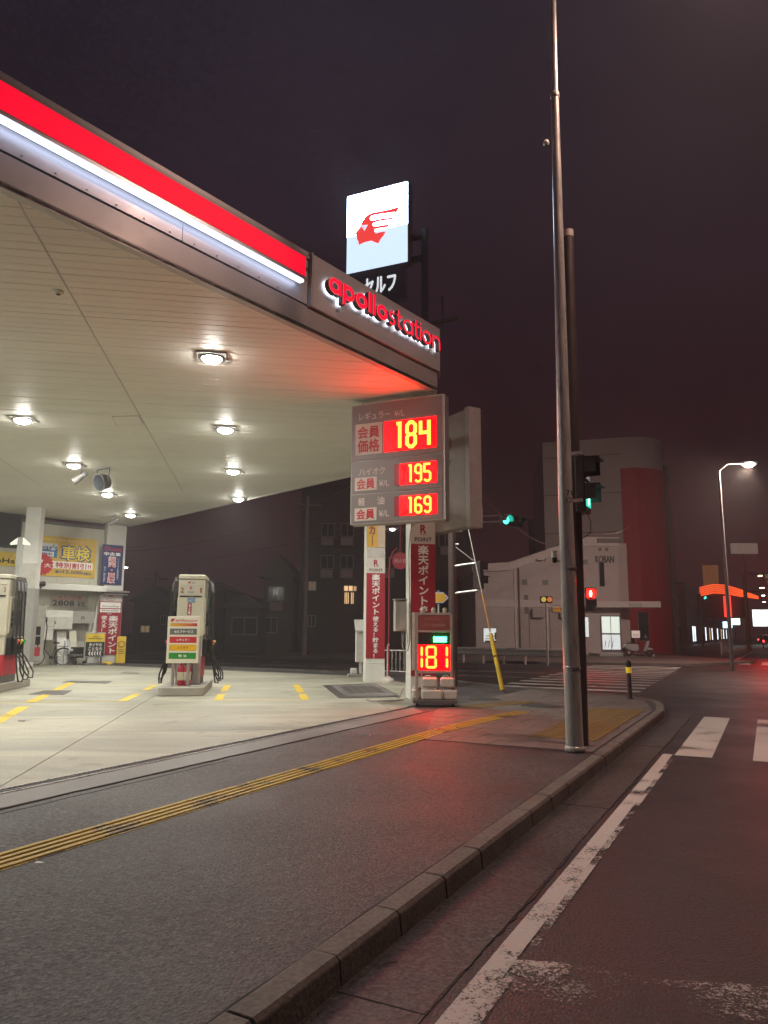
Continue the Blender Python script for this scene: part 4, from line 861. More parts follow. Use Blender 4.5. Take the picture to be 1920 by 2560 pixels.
# ================================================================ fuel pumps
GA = math.atan2(E1[1], E1[0])
p_body = M('pump_cream', (.60, .57, .45), .4, var=.06, scale=2)
p_red = M('pump_red', (.45, .03, .045), .4, var=.08)
p_smoke = M('smoky_plastic', (.10, .095, .09), .25, var=.1, alpha=.55)
p_disp = M('pump_display', (.16, .17, .16), .25, var=.3, scale=12)
n_red = M('nozzle_red', (.60, .07, .06), .4, var=.05); n_yel = M('nozzle_yellow', (.66, .55, .04), .4, var=.05); n_grn = M('nozzle_green', (.03, .35, .08), .4, var=.05)
def pump(loc, lab, left, right):
    o = thing('fuel_pump', lab, 'fuel pump', loc, GA, 'fuel pumps on the forecourt')
    MB().bb(-.27, .27, .02, 1.0, 0, .16).build('foot', dgrey, o)
    MB().bb(-.285, .285, .0, 1.02, .16, .62).build('red_skirt', p_red, o, .012)
    MB().bb(-.28, .28, .0, 1.02, .63, 1.05).build('lower_cabinet', p_body, o, .012)
    hd = MB().bb(-.295, .295, -.02, 1.04, 1.06, 2.36).build('head', p_body, o, .025)
    MB().bb(-.30, .30, -.035, 1.05, 2.37, 2.47).build('cap', cream, o, .02)
    yf = -.024
    if left == '2': MB().bb(-.27, .27, -.012, -.002, .02, 1.04).build('end_panel', M('end_grey', (.34, .31, .30), .5), o)
    box('brand_plate', M('plate_cream', (.66, .63, .52), .5), o, -.245, .245, yf - .004, yf, 2.24, 2.34)
    MB().prismy([(-.09, 2.27), (-.075, 2.31), (-.02, 2.32), (-.035, 2.29), (-.06, 2.265)], yf - .008, yf - .004).build('emblem', rink, o)
    text(o, 'apollo', -.01, .09, 2.295, 2.318, yf - .006, ink); text(o, 'station', -.01, .09, 2.268, 2.290, yf - .006, ink)
    box('point_sticker', M('sticker_pale', (.60, .58, .50), .5), o, -.15, .13, yf - .004, yf, 2.03, 2.215)
    text(o, 'R', -.04, .02, 2.13, 2.20, yf - .006, rink, .02); text(o, 'POINT', -.08, .07, 2.05, 2.09, yf - .006, ink)
    brown = M('number_brown', (.30, .10, .04), .5, var=0)
    if left: text(o, left, -.245, -.175, 2.06, 2.17, yf - .004, brown, .03)
    if right: text(o, right, .19, .225, 2.06, 2.17, yf - .004, brown, .03)
    box('black_strip', ink, o, -.26, .235, yf - .004, yf, 1.955, 1.99); text(o, 'DrivePay', -.07, .06, 1.962, 1.982, yf - .006, wink)
    bs = box('blue_sticker', M('sticker_blue', (.22, .34, .48), .5), o, -.085, .09, yf - .004, yf, 1.83, 1.94); text(bs, 'Pay', -.06, .02, 1.86, 1.89, yf - .006, wink)
    rs = box('red_sticker', dred, o, -.075, .015, yf - .004, yf, 1.55, 1.82); text(rs, '消火器', -.055, -.005, 1.57, 1.80, yf - .006, wink, .02, True)
    for sd in (-1, 1):
        x = sd * .295
        MB().prismx([(.1, 1.05), (.1, 2.42), (.25, 2.44), (.75, 2.44), (.92, 2.30), (.92, 1.05)], x + sd * .10, x + sd * .115).build('side_fin', p_smoke, o)
        sp = MB().bb(min(x, x + sd * .03), max(x, x + sd * .03), .12, .92, 1.12, 1.95).build('side_panel', p_body, o, .01)
        MB().bb(min(x + sd * .031, x + sd * .036), max(x + sd * .031, x + sd * .036), .42, .86, 1.30, 1.66).build('display', p_disp, sp)
        MB().bb(min(x + sd * .031, x + sd * .036), max(x + sd * .031, x + sd * .036), .17, .37, 1.22, 1.66).build('keypad', M('keypad_grey', (.35, .34, .30), .4), sp)
        for q in range(6): MB().bb(min(x + sd * .037, x + sd * .042), max(x + sd * .037, x + sd * .042), .19 + (q % 2) * .09, .25 + (q % 2) * .09, 1.28 + q // 2 * .12, 1.36 + q // 2 * .12).build('key', black, sp)
        MB().bb(min(x + sd * .031, x + sd * .036), max(x + sd * .031, x + sd * .036), .45, .85, 1.72, 1.92).build('green_notice', M('notice_green', (.20, .42, .22), .5, var=.5, scale=30), sp)
        hb = MB().prismx([(.10, .62), (.10, 1.02), (.86, 1.02), (.86, .62)], x + sd * .0, x + sd * .10).build('nozzle_holder', black, o, .01)
        for q, (yy, nm) in enumerate(((.22, n_red), (.47, n_yel), (.72, n_grn))):
            nz_ = MB().cyl((x + sd * .12, yy, .70), (x + sd * .16, yy, .98), .035, .045, 10).cyl((x + sd * .15, yy, .95), (x + sd * .08, yy, 1.06), .025, .018, 8).build('nozzle', black, o)
            MB().bb(-.03, .03, -.03, .03, -.09, .09).build('grip', nm, nz_, .02).matrix_local = mathutils.Matrix.Translation((x + sd * .19, yy, .90)) @ mathutils.Matrix.Rotation(sd * R(35), 4, 'Y')
            top = (x + sd * .05, yy, 2.34); 
            pts = [top, (x + sd * .12, yy, 2.30), (x + sd * .15, yy, 2.05), (x + sd * .17, yy - .02, 1.4), (x + sd * .20, yy - .05, .7), (x + sd * .27, yy - .09, .25), (x + sd * (.30 + .04 * q), yy - .05, .03 + .03 * q), (x + sd * (.36 + .04 * q), yy + .04, .02 + .03 * q), (x + sd * (.37 + .03 * q), yy + .10, .22), (x + sd * .25, yy + .05, .55), (x + sd * .14, yy, .70)]
            MB().tube(pts, .017, 7).build('hose', rubber, o)
            MB().tube([top, (x + sd * .12, yy, 2.30), (x + sd * .14, yy, 2.10)], .032, 8).build('hose_boot', M('boot_grey', (.12, .12, .12), .5), o)
    return o
def island(cx, cy, lab, L=3.0, w=.97):
    o = thing('pump_island', lab, 'pump island', (cx, cy, .13), GA, 'raised concrete pump islands'); w2 = w / 2; r_ = .16
    pl = [(-w2 + r_ - r_ * math.cos(a), r_ - r_ * math.sin(a)) for a in [R(90 * i / 5) for i in range(6)]] + [(w2 - r_ + r_ * math.sin(a), r_ - r_ * math.cos(a)) for a in [R(90 * i / 5) for i in range(6)]] + [(w2, L - r_), (w2 - r_, L), (-w2 + r_, L), (-w2, L - r_)]
    MB().prism(pl, 0, .19).build('concrete_block', M('island_concrete', (.36, .34, .29), .7, var=.2, scale=3, bump=.3), o, .02); 
    MB().prism([(x * .94, .03 + y * .98) for x, y in pl], .191, .197).build('top_plate', M('island_top', (.26, .25, .22), .6, var=.2), o)
    return o
island(-4.36, 16.35, 'rounded concrete island under the pump with the fuel menu board')
pump((-4.40, 17.05, .325), 'cream fuel pump numbered 2 and 1 behind the fuel menu board', '2', '1')
island(-9.0, 16.4, 'concrete island under the pump numbered 3'); 
pump((-8.95, 17.15, .325), 'cream fuel pump numbered 3 with red skirt, cut by the picture edge', '4', '3')
# menu board on posts
mz = lambda y: A(458, y, 16.62)[2]
mn = thing('fuel_menu_board', 'white menu board with grey, red, amber and green fuel bars on posts', 'menu board', (*A(458, 1600, 16.62)[:2], 0), GA)
mw = .345
for x in (-.19, .135): MB().cyl((x, .03, .325), (x, .03, mz(1655)), .038, n=14).build('post', M('post_grey', (.33, .31, .29), .4, .3), mn)
bd = box('board', M('menu_white', (.70, .67, .56), .45, var=.04), mn, -mw, mw, -.02, .02, mz(1658), mz(1541), .006)
def mbar(y0, y1, mat, txt, tm, f=(.35, .65)):
    b_ = box('fuel_bar', mat, mn, -mw * .84, mw * .84, -.025, -.021, mz(y1), mz(y0))
    if txt: h_ = mz(y0) - mz(y1); text(b_, txt, -mw * .84 + mw * 1.68 * f[0], -mw * .84 + mw * 1.68 * f[1], mz(y1) + h_ * .28, mz(y0) - h_ * .28, -.028, tm, .03)
mbar(1571.5, 1586.5, M('bar_grey', (.13, .135, .125), .5, var=.04), 'セルフサービス', wink, (.16, .86)); mbar(1592, 1607, M('bar_red', (.50, .02, .03), .5, var=.04), 'レギュラー', wink, (.27, .74))
mbar(1611.5, 1626.5, M('bar_amber', (.72, .42, .01), .5, var=.04), 'ハイオク', M('amber_ink', (.3, .14, .01), .5, var=0), (.3, .70)); mbar(1632, 1647, green, '軽 油', wink, (.36, .64))
gm = bpy.data.materials.new('gradient_bar'); gm.use_nodes = True; gnt = gm.node_tree; gtc = N(gnt, 'ShaderNodeTexCoord'); gsx = N(gnt, 'ShaderNodeSeparateXYZ'); gnt.links.new(gtc.outputs['Generated'], gsx.inputs[0]); grp = N(gnt, 'ShaderNodeValToRGB'); grp.color_ramp.elements[0].color = (.66, .38, .02, 1); grp.color_ramp.elements[1].color = (.45, .02, .04, 1); gnt.links.new(gsx.outputs['X'], grp.inputs['Fac']); gnt.links.new(grp.outputs[0], gnt.nodes['Principled BSDF'].inputs['Base Color'])
box('gradient_bar', gm, mn, -mw * .84, mw * .84, -.025, -.021, mz(1565.5), mz(1558))
text(mn, 'apollo', -mw * .52, mw * .12, mz(1555.5), mz(1547.5), -.024, rink, .02); text(mn, 'station', mw * .14, mw * .84, mz(1554.5), mz(1547.5), -.024, rink)
MB().prismy([(-mw * .84, mz(1552)), (-mw * .78, mz(1547.5)), (-mw * .56, mz(1546)), (-mw * .62, mz(1551)), (-mw * .7, mz(1555))], -.025, -.021).build('emblem', rink, mn)
def extinguisher(px, lab):
    c = A(px, 1700, 16.75); o = thing('fire_extinguisher', lab, 'fire extinguisher', (c[0], c[1], .325), GA, 'fire extinguishers by the pump')
    MB().lathe([(0, 0), (.075, 0), (.08, .03), (.08, .36), (.06, .42), (.03, .45), (.03, .48)], n=16).build('cylinder', M('extinguisher_red', (.36, .02, .045), .3), o)
    MB().cyl((0, -.0, .12), (0, -.001, .30), .0815, .0815, 16, False).build('label_sticker', M('ext_label', (.55, .5, .36), .5, var=.4, scale=20), o)
    MB().bb(-.02, .02, -.02, .02, .48, .53).bb(-.012, .012, -.10, .04, .53, .55).build('valve', black, o); MB().tube([(.03, 0, .5), (.09, 0, .47), (.10, 0, .3), (.09, 0, .12)], .011, 6).build('hose', rubber, o)
extinguisher(452, 'red fire extinguisher standing between the menu board posts'); extinguisher(468, 'red fire extinguisher half hidden by the menu board post')
# ================================================================ service building at the back
SA = R(43.8); SO = (-11.95, 33.6)
SXv = (math.cos(SA), math.sin(SA)); SNv = (math.sin(SA), -math.cos(SA))       # along the wall, out of the wall
def SW(px, py, off):                               # local (x, z) on the plane `off` metres in front of the wall
    p0 = (SO[0] + SNv[0] * off, SO[1] + SNv[1] * off); d = ray(px, py); t = (p0[0] * SNv[0] + p0[1] * SNv[1]) / (d[0] * SNv[0] + d[1] * SNv[1])
    w = (d[0] * t, d[1] * t); return ((w[0] - SO[0]) * SXv[0] + (w[1] - SO[1]) * SXv[1], CAMH + d[2] * t)
def sthing(name, lab, cat, group=None): return thing(name, lab, cat, (*SO, 0), SA, group)
def srect(px0, py0, px1, py1, off): a = SW(px0, py0, off); b_ = SW(px1, py1, off); return a[0], b_[0], b_[1], a[1]   # x0,x1,z0,z1
wallm = M('shop_wall', (.52, .50, .42), .55, var=.08, scale=1.5)
shop = sthing('service_building', 'pale service bay building behind the forecourt with banners on its wall', 'building')
x_l = -14.0
for i in range(10):
    a = x_l + i * 1.4; box('wall_panel', wallm, shop, a + .004, a + 1.396, 0, .3, .12, 6.0)
box('side_wall', wallm, shop, -.3, 0.0, .3, 8, .12, 6.0); box('roof', dgrey, shop, x_l, 0, 0.05, 8, 6.0, 6.15)
pil = MB().bb(-.86, .02, -.35, 0, .12, 6.25).build('corner_pilaster', M('pilaster_white', (.60, .60, .55), .5, var=.05), shop, .01)
a = SW(90, 1455, .5); b_ = SW(252, 1480, .5)
MB().prismx([(-.02, a[1]), (-.75, a[1] - .05), (-.75, b_[1]), (-.02, b_[1] + .1)], x_l, -.9).build('awning_beam', M('beam_white', (.66, .65, .60), .45, var=.05), shop, .015)
cz = SW(270, 1478, .4)[1]
MB().bb(-1.05, .2, -.62, .1, cz - .05, cz + .03).bb(-1.0, .15, -.55, .1, cz - .16, cz - .11).build('pilaster_cap', alu, shop, .008)
MB().prismy([(-1.35, .12), (-.87, .12), (-.87, b_[1] + .05), (-.98, b_[1] + .05)], -.2, -.02).build('sloping_pier', white, shop)
# dark upper window at the far left
x0, x1, z0, z1 = srect(-40, 1275, 50, 1372, .04); wd = box('window', M('window_frame_dark', (.05, .05, .05), .4), shop, x0, x1, -.05, 0, z0, z1); box('pane', glass, wd, x0 + .06, x1 - .06, -.058, -.051, z0 + .06, z1 - .06)
# banners
def banner(name, lab, px, mat, off=.03):
    o = sthing(name, lab, 'banner'); x0, x1, z0, z1 = srect(*px, off); sh = box('sheet', mat, o, x0, x1, -off, -off + .012, z0, z1)
    f = lambda u, v: (x0 + (x1 - x0) * u, z0 + (z1 - z0) * (1 - v)); return o, sh, f, -off - .004
def btext(o, f, y, s_, u0, v0, u1, v1, mat, bold=.02, vert=False, shear=0.0):
    a = f(u0, v1); c_ = f(u1, v0); text(o, s_, a[0], c_[0], a[1], c_[1], y, mat, bold, vert, shear=shear)
def brect(o, f, y, u0, v0, u1, v1, mat, name='print_block', lift=.0): a = f(u0, v1); c_ = f(u1, v0); return box(name, mat, o, a[0], c_[0], y - .001 - lift, y + .003 - lift, a[1], c_[1])
amber = M('banner_amber', (.62, .40, .05), .5, var=.10, scale=2)
o, sh, f, y = banner('inspection_banner', 'amber vehicle inspection discount banner on the upper wall', (78, 1335, 236, 1446), amber)
brect(o, f, y, .02, .62, .96, .80, wink, 'white_block'); brect(o, f, y, .0, .36, .40, .54, M('block_blue', (.03, .16, .42), .5), 'blue_block'); brect(o, f, y, .02, .40, .35, .52, wink, 'estimate_block', .004)
btext(o, f, y - .008, '見積無料', .06, .42, .33, .50, bink, .03); brect(o, f, y, .1, .19, .40, .36, M('pale_sky', (.55, .6, .62), .5), 'logo_block')
btext(o, f, y - .006, "Bear's", .08, .22, .40, .37, bink, .03)
btext(o, f, y - .004, '車検', .455, .21, .915, .59, bink, .075); btext(o, f, y - .010, '車検', .47, .225, .90, .575, yink, .02)
star = [];
ca = f(.19, .72); rad = (f(.36, .72)[0] - ca[0])
for i in range(36): r_ = rad * (1 if i % 2 else .86); star.append((ca[0] + r_ * math.cos(2 * math.pi * i / 36), ca[1] + r_ * math.sin(2 * math.pi * i / 36)))
MB().prismy(star, y - .016, y - .012).build('red_burst', rink, o); btext(o, f, y - .019, '7', .10, .62, .20, .82, wink, .04); btext(o, f, y - .019, '大', .22, .69, .32, .79, wink, .03)
btext(o, f, y - .006, '特別割引!!', .39, .645, .93, .785, rink, .03); btext(o, f, y - .004, '最大', .39, .85, .50, .92, bink, .02); btext(o, f, y - .004, '15,000', .51, .835, .79, .93, bink, .03); btext(o, f, y - .004, '円割引', .80, .86, .94, .93, bink, .02)
btext(o, f, y - .004, '5000', .13, .05, .30, .12, yink, .02); btext(o, f, y - .004, '円の特典 毎回プレゼント', .32, .065, .88, .115, M('pale_amber', (.75, .6, .3), .5, var=0))
o, sh, f, y = banner('used_car_banner', 'navy used car banner with red and white lettering on the corner pilaster', (257, 1360, 303, 1463), navy, .39)
btext(o, f, y, 'Duet', .12, .06, .9, .15, rink, .04); btext(o, f, y, '中古車', .10, .19, .88, .28, wink, .03); btext(o, f, y, '販売・買取', .32, .305, .68, .96, wink, .06, True); btext(o, f, y - .006, '販売・買取', .35, .315, .65, .95, rink, .01, True)
btext(o, f, y, 'いいクルマを納得価格で', .74, .33, .84, .88, wink, 0, True); btext(o, f, y, '安心！無料査定！', .12, .56, .22, .97, wink, 0, True)
o, sh, f, y = banner('point_banner', 'crimson and white point banner low on the corner pilaster', (250, 1482, 297, 1636), dred, .385)
brect(o, f, y, 0, 0, 1, .135, M('banner_header', (.6, .55, .5)), 'header'); btext(o, f, y - .006, 'R', .42, .02, .60, .065, rink, .03); btext(o, f, y - .006, 'POINT', .28, .10, .70, .125, ink, .01)
for v0, v1, s_ in ((.15, .245, 'DrivePay'), (.26, .315, 'DrivePay')): brect(o, f, y, .05, v0, .95, v1, wink, 'white_block'); btext(o, f, y - .006, s_, .14, v1 - .042, .88, v1 - .012, ink, .01)
btext(o, f, y - .002, 'でも', .35, .325, .56, .35, wink); btext(o, f, y, '楽天ポイント', .46, .37, .86, .98, wink, .035, True); btext(o, f, y, '使える！貯まる！', .12, .37, .38, .90, wink, .03, True)
o, sh, f, y = banner('kerosene_board', 'grey kerosene price board reading 2808 under the awning beam', (128, 1486, 219, 1521), M('board_grey', (.36, .34, .29), .5, var=.05), .06)
btext(o, f, y, 'セルフ灯油', .20, .04, .80, .30, rink, .02); brect(o, f, y, .02, .355, .97, .385, rink, 'rule'); btext(o, f, y, '2808', .05, .44, .62, .84, ink, .04); btext(o, f, y, '¥/18L', .72, .45, .93, .90, ink, .01)
o, sh, f, y = banner('tyre_shop_banner', 'yellow shop banner at the picture edge above the pump numbered 3', (-60, 1374, 39, 1416), M('banner_yellow', (.68, .50, .05), .5), .03)
btext(o, f, y, 'aloHa', .30, .45, .97, .80, ink, .04); MB().prismy([f(.70, .42), f(.78, .40), f(.82, .22), f(.88, .20), f(.95, .34), f(.98, .42), f(.85, .46)], y - .004, y).build('sun_hat', M('hat_print', (.6, .35, .12), .5), o)
o, sh, f, y = banner('shop_name_board', 'white board with dark red station lettering at the picture edge', (-60, 1430, 36, 1452), wallm, .03); btext(o, f, y, 'station', .2, .15, .98, .85, dred, .015)
# ---- fittings along the wall
def sbox(o, name, mat, px, off, d, bevel=.01): x0, x1, z0, z1 = srect(*px, off); return box(name, mat, o, x0, x1, -off, -off + d, max(.13, z0), z1, bevel), (x0, x1, max(.13, z0), z1)
o = sthing('kerosene_dispenser', 'grey kerosene dispenser with red base beside the bicycle', 'dispenser')
sbox(o, 'cabinet', M('disp_grey', (.40, .39, .35), .45), (78, 1513, 106, 1652), 1.6, .5); sbox(o, 'red_base', p_red, (80, 1618, 99, 1640), 1.62, .05); sbox(o, 'display', glass, (84, 1566, 101, 1588), 1.62, .04); sbox(o, 'panel', glass, (84, 1591, 100, 1612), 1.62, .04)
a = SW(107, 1515, 1.5); c_ = SW(110, 1620, 1.5); MB().tube([(a[0] - .1, -1.45, a[1]), (a[0] + .05, -1.5, a[1] + .05), (c_[0] + .05, -1.52, (a[1] + c_[1]) / 2), (c_[0], -1.55, c_[1]), (c_[0] - .25, -1.6, c_[1] - .1), (c_[0] - .3, -1.6, c_[1] + .2)], .025, 6).build('hose', rubber, o)
o = sthing('wall_cabinet', 'white steel cabinets with doors against the back wall', 'cabinet'); sbox(o, 'body', white, (108, 1525, 180, 1574), .6, .55); sbox(o, 'door', M('cab_door', (.60, .59, .53), .45), (136, 1541, 179, 1573), .62, .02); sbox(o, 'door', M('cab_door'  , (.6, .59, .53)), (111, 1541, 134, 1566), .62, .02); sbox(o, 'vent', dgrey, (114, 1543, 119, 1555), .64, .02); sbox(o, 'base_unit', white, (108, 1567, 132, 1600), .58, .5); sbox(o, 'handle', black, (137, 1553, 139, 1560), .64, .02)
o = sthing('locker', 'grey double door locker beside the sloping pier', 'locker'); sbox(o, 'body', M('locker_grey', (.36, .35, .31), .5), (181, 1526, 235, 1559), .5, .45); sbox(o, 'lid', M('locker_lid', (.24, .235, .21), .5), (180, 1525, 236, 1528), .52, .48); sbox(o, 'handle', dgrey, (204, 1540, 206, 1548), .51, .02); sbox(o, 'handle', dgrey, (209, 1540, 211, 1548), .51, .02)
o = sthing('leaning_board', 'tall white board leaning on the wall behind the bicycle', 'board'); x0, x1, z0, z1 = srect(146, 1576, 164, 1655, .5); MB().prismx([(-.7, .13), (-.66, .13), (-.28, z1), (-.32, z1)], x0, x1).build('sheet', white, o)
o = sthing('leaning_board', 'second pale board behind the metal pipes', 'board'); x0, x1, z0, z1 = srect(178, 1576, 190, 1655, .5); MB().prismx([(-.62, .13), (-.58, .13), (-.24, z1), (-.28, z1)], x0, x1).build('sheet', cream, o)
pipes_px = [(163, 1601), (166, 1603), (170, 1599), (173, 1604), (176, 1601)]
for i, (px, py) in enumerate(pipes_px):
    a = SW(px, py, .45); c_ = SW(px + (1 - i * .4) * -2, 1655, .8); o = sthing('metal_pipe', ['metal pipe leaning nearest the tall white board', 'second metal pipe from the tall white board', 'tallest metal pipe in the middle of the leaning five', 'fourth metal pipe from the tall white board', 'metal pipe leaning farthest from the tall white board'][i], 'pipe', 'metal pipes leaning on the wall')
    MB().cyl((c_[0], -.8, .13), (a[0], -.45, a[1]), .03, n=8).build('pipe_body', alu, o)
o = sthing('tool_cart', 'black low cart with gear beside the tyre sign', 'cart'); sbox(o, 'bin', black, (189, 1618, 222, 1644), 1.2, .5); sbox(o, 'tray', dgrey, (181, 1636, 224, 1641), 1.4, .6); x0, x1, z0, z1 = srect(183, 1640, 222, 1655, 1.4)
for q in (x0 + .1, x1 - .15): MB().cyl((q, -1.38, .21), (q, -1.32, .21), .085, n=14).build('wheel', rubber, o)
o = sthing('tyre_sign', 'black and yellow tyre advice sign in a silver frame on a stand', 'sign'); _, (x0, x1, z0, z1) = sbox(o, 'frame', alu, (214, 1581, 261, 1643), 1.9, .08, .02)
w_ = x1 - x0; h_ = z1 - z0; box('black_face', ink, o, x0 + .05 * w_, x1 - .05 * w_, -1.91, -1.90, z0 + .05 * h_, z0 + .62 * h_); box('yellow_face', M('banner_yellow', (.68, .5, .05)), o, x0 + .05 * w_, x1 - .05 * w_, -1.91, -1.90, z0 + .62 * h_, z1 - .05 * h_)
text(o, 'タイヤの', x0 + .2 * w_, x0 + .82 * w_, z0 + .44 * h_, z0 + .57 * h_, -1.914, wink, .03); text(o, 'ことなら', x0 + .18 * w_, x0 + .84 * w_, z0 + .28 * h_, z0 + .41 * h_, -1.914, wink, .03)
for q in range(5): u = x0 + (.2 + .13 * q) * w_; MB().prismy([(u, z0 + .16 * h_), (u + .05 * w_, z0 + .24 * h_), (u + .10 * w_, z0 + .24 * h_), (u + .05 * w_, z0 + .16 * h_), (u + .10 * w_, z0 + .08 * h_), (u + .05 * w_, z0 + .08 * h_)], -1.916, -1.911).build('chevron', wink, o)
text(o, 'Apollostation', x0 + .15 * w_, x0 + .85 * w_, z0 + .72 * h_, z0 + .79 * h_, -1.914, ink, .03); MB().prismy([(x0 + .3 * w_, z0 + .82 * h_), (x0 + .5 * w_, z0 + .88 * h_), (x0 + .7 * w_, z0 + .82 * h_)], -1.914, -1.911).build('crest', M('crest_brown', (.45, .22, .03), .5), o)
MB().bb(x0 - .05, x1 + .05, -2.1, -1.5, .13, .20).bb(x0 + .1, x0 + .15, -1.9, -1.84, .2, z0).bb(x1 - .15, x1 - .1, -1.9, -1.84, .2, z0).build('stand', dgrey, o)
ysg = thing('yellow_stand_sign', 'yellow plastic standing sign beyond the corner pilaster', 'sign', (*A(301, 1652, 33.2)[:2], .13), R(20))
MB().prismx([(-.18, 0), (.18, 0), (.06, 1.15), (-.06, 1.15)], -.19, .19).build('shell', M('sign_yellow', (.68, .44, .02), .45), ysg, .02)
o_ = MB().lathe([(.135, 0), (.15, .004), (.115, .006), (.10, 0)], (0, 0, 0), 20).build('ring_print', M('ring_brown', (.35, .2, .02), .5), ysg); o_.matrix_local = mathutils.Matrix.Translation((0, -.105, .82)) @ mathutils.Matrix.Rotation(R(84), 4, 'X')
for q in range(3): box('text_line', M('ring_brown', (.35, .2, .02)), ysg, -.13, .13, -.152 + q * .008, -.146 + q * .008, .40 + q * .08, .435 + q * .08)
hump = thing('yellow_hump', 'small yellow rubber hump on the ground at the pilaster foot', 'wheel stop', (*A(266, 1653, 32.0)[:2], .13), SA); MB().lathe([(.28, 0), (.22, .07), (.1, .12), (0, .13)], n=16).build('dome', yellow, hump)
arr = thing('arrow_post', 'thin pale post with white arrow fins in front of the two-tone column', 'sign post', (*A(25, 1660, 24.0)[:2], .13), GA)
zt = A(46, 1346, 24)[2] - .13; zl = A(46, 1361, 24)[2] - .13
MB().bb(-.075, .075, -.06, .06, 0, zt + .03).build('post', M('post_pale', (.40, .40, .38), .5), arr, .01)
for sd in (-1, 1): MB().prismy([(sd * .08, zt + .02), (sd * .30, zl + .03), (sd * .30, zl - .02), (sd * .08, zl)], -.03, .03).build('arrow_fin', M('fin_white', (.8, .8, .7), .4, var=0, emit=.5, ecol=(1, .98, .8)), arr)
spk = sthing('wall_camera', 'small dark camera on the awning beam above the dispenser', 'camera'); x0, x1, z0, z1 = srect(97, 1455, 110, 1466, .8); MB().cyl(((x0 + x1) / 2 - .12, -.85, (z0 + z1) / 2), ((x0 + x1) / 2 + .12, -.75, (z0 + z1) / 2 + .03), .09, .11, 12).build('housing', black, spk); MB().cyl(((x0 + x1) / 2, -.78, z0 - .1), ((x0 + x1) / 2, -.78, (z0 + z1) / 2), .02, n=6).build('stem', black, spk)
# ---- bicycle
def bicycle(loc, rz):
    o = thing('bicycle', 'black city bicycle parked by the kerosene dispenser', 'bicycle', loc, rz); bk = M('bike_black', (.02, .02, .022), .35)
    for x, nm in ((-.52, 'front'), (.52, 'rear')):
        wl = MB(); n = 26; pts = [(x + .33 * math.cos(2 * math.pi * i / n), 0, .33 + .33 * math.sin(2 * math.pi * i / n)) for i in range(n + 1)]; wl.tube(pts, .018, 6); w_ = wl.build('wheel', rubber, o)
        sp = MB()
        for i in range(10): a = 2 * math.pi * i / 10; sp.cyl((x, 0, .33), (x + .32 * math.cos(a), 0, .33 + .32 * math.sin(a)), .003, n=4, cap=False)
        tag(sp.build('spokes', alu, w_), kind='stuff'); MB().cyl((x, -.04, .33), (x, .04, .33), .03, n=10).build('hub', alu, w_)
    MB().tube([(-.52, 0, .33), (-.40, 0, .78), (-.36, 0, .95)], .016, 6).tube([(-.40, 0, .76), (.05, 0, .30), (.22, 0, .78)], .016, 6).tube([(.05, 0, .30), (.52, 0, .33), (.18, 0, .70)], .012, 6).tube([(-.39, 0, .80), (.0, 0, .42)], .014, 6).build('frame', bk, o)
    MB().tube([(-.22, -.28, 1.0), (-.34, -.22, 1.02), (-.37, 0, .97), (-.34, .22, 1.02), (-.22, .28, 1.0)], .013, 6).build('handlebar', bk, o); MB().prism([(.10, -.03), (.16, -.08), (.34, -.09), (.36, 0), (.34, .09), (.16, .08), (.10, .03)], .86, .92).build('saddle', bk, o, .02); MB().cyl((.20, 0, .72), (.23, 0, .88), .014, n=8).build('seat_post', alu, o)
    MB().tube([(.52 + .36 * math.cos(a), 0, .33 + .36 * math.sin(a)) for a in [R(q) for q in range(-10, 150, 20)]], .02, 6).build('mudguard', bk, o); MB().bb(.34, .72, -.07, .07, .74, .76).build('rack', bk, o)
    MB().cyl((.05, -.07, .30), (.05, .07, .30), .07, n=14).build('crank', bk, o); MB().bb(.70, .88, -.05, .05, .55, .64).build('reflector_plate', M('plate_silver', (.5, .5, .5), .4), o, .01)
p = A(123, 1653, 31.0); bicycle((p[0], p[1], .13), R(18))
# ================================================================ street furniture on the pavement
stp = thing('steel_lamp_pole', 'tall galvanised street lamp pole at the kerb, brightest streaked pole', 'lamp pole', (2.275, 9.1, .13))
MB().cyl((0, 0, 0), (-.01, 0, 3.0), .103, .088, 24, False).cyl((-.01, 0, 3.0), (.04, .0, 8.62), .088, .052, 24).build('lower_shaft', steel, stp); MB().lathe([(.052, -.05), (.062, -.03), (.062, .03), (.046, .05)], (.04, .0, 8.66), 20).build('joint_ring', steel, stp)
MB().cyl((.04, .0, 8.62), (.07, .0, 10.9), .046, .042, 18).tube([(.07, .0, 10.85), (.10, .0, 11.15), (.35, -.12, 11.3), (1.3, -.6, 11.32), (1.9, -.9, 11.3)], .04, 10).build('upper_shaft', steel, stp)
hd = MB().box(2.27, -1.1, 11.12, .75, .34, .13, math.atan2(-.46, .89)).build('lamp_head', grey, stp, .03); MB().box(2.27, -1.1, 11.045, .55, .24, .01, math.atan2(-.46, .89)).build('lens', M('street_lens', (.9, .8, .7), .4, var=0, emit=60, ecol=(1, .72, .6)), hd)
MB().lathe([(.1005, .95), (.1025, .955), (.1025, .985), (.1003, .99)], n=24).build('steel_band', alu, stp); MB().lathe([(.0935, 2.15), (.0955, 2.155), (.0955, 2.175), (.0933, 2.18)], n=24).build('steel_band', alu, stp)
MB().lathe([(.112, .0), (.118, .01), (.118, .05), (.104, .06)], n=24).build('base_collar', steel, stp)
for i, z in enumerate((A(1404, 1238, 9.0)[2] - .13, A(1404, 1256, 9.0)[2] - .13)): text(stp, ['71', '12'][i], -.02, .05, z, z + .06, -.104, ink, .02, name='pole_number')
MB().lathe([(.02, 0), (.045, .03), (.03, .08), (0, .09)], (-.10, 0, A(1378, 365, 9.1)[2] - .13), 10).build('photo_sensor', white, stp)
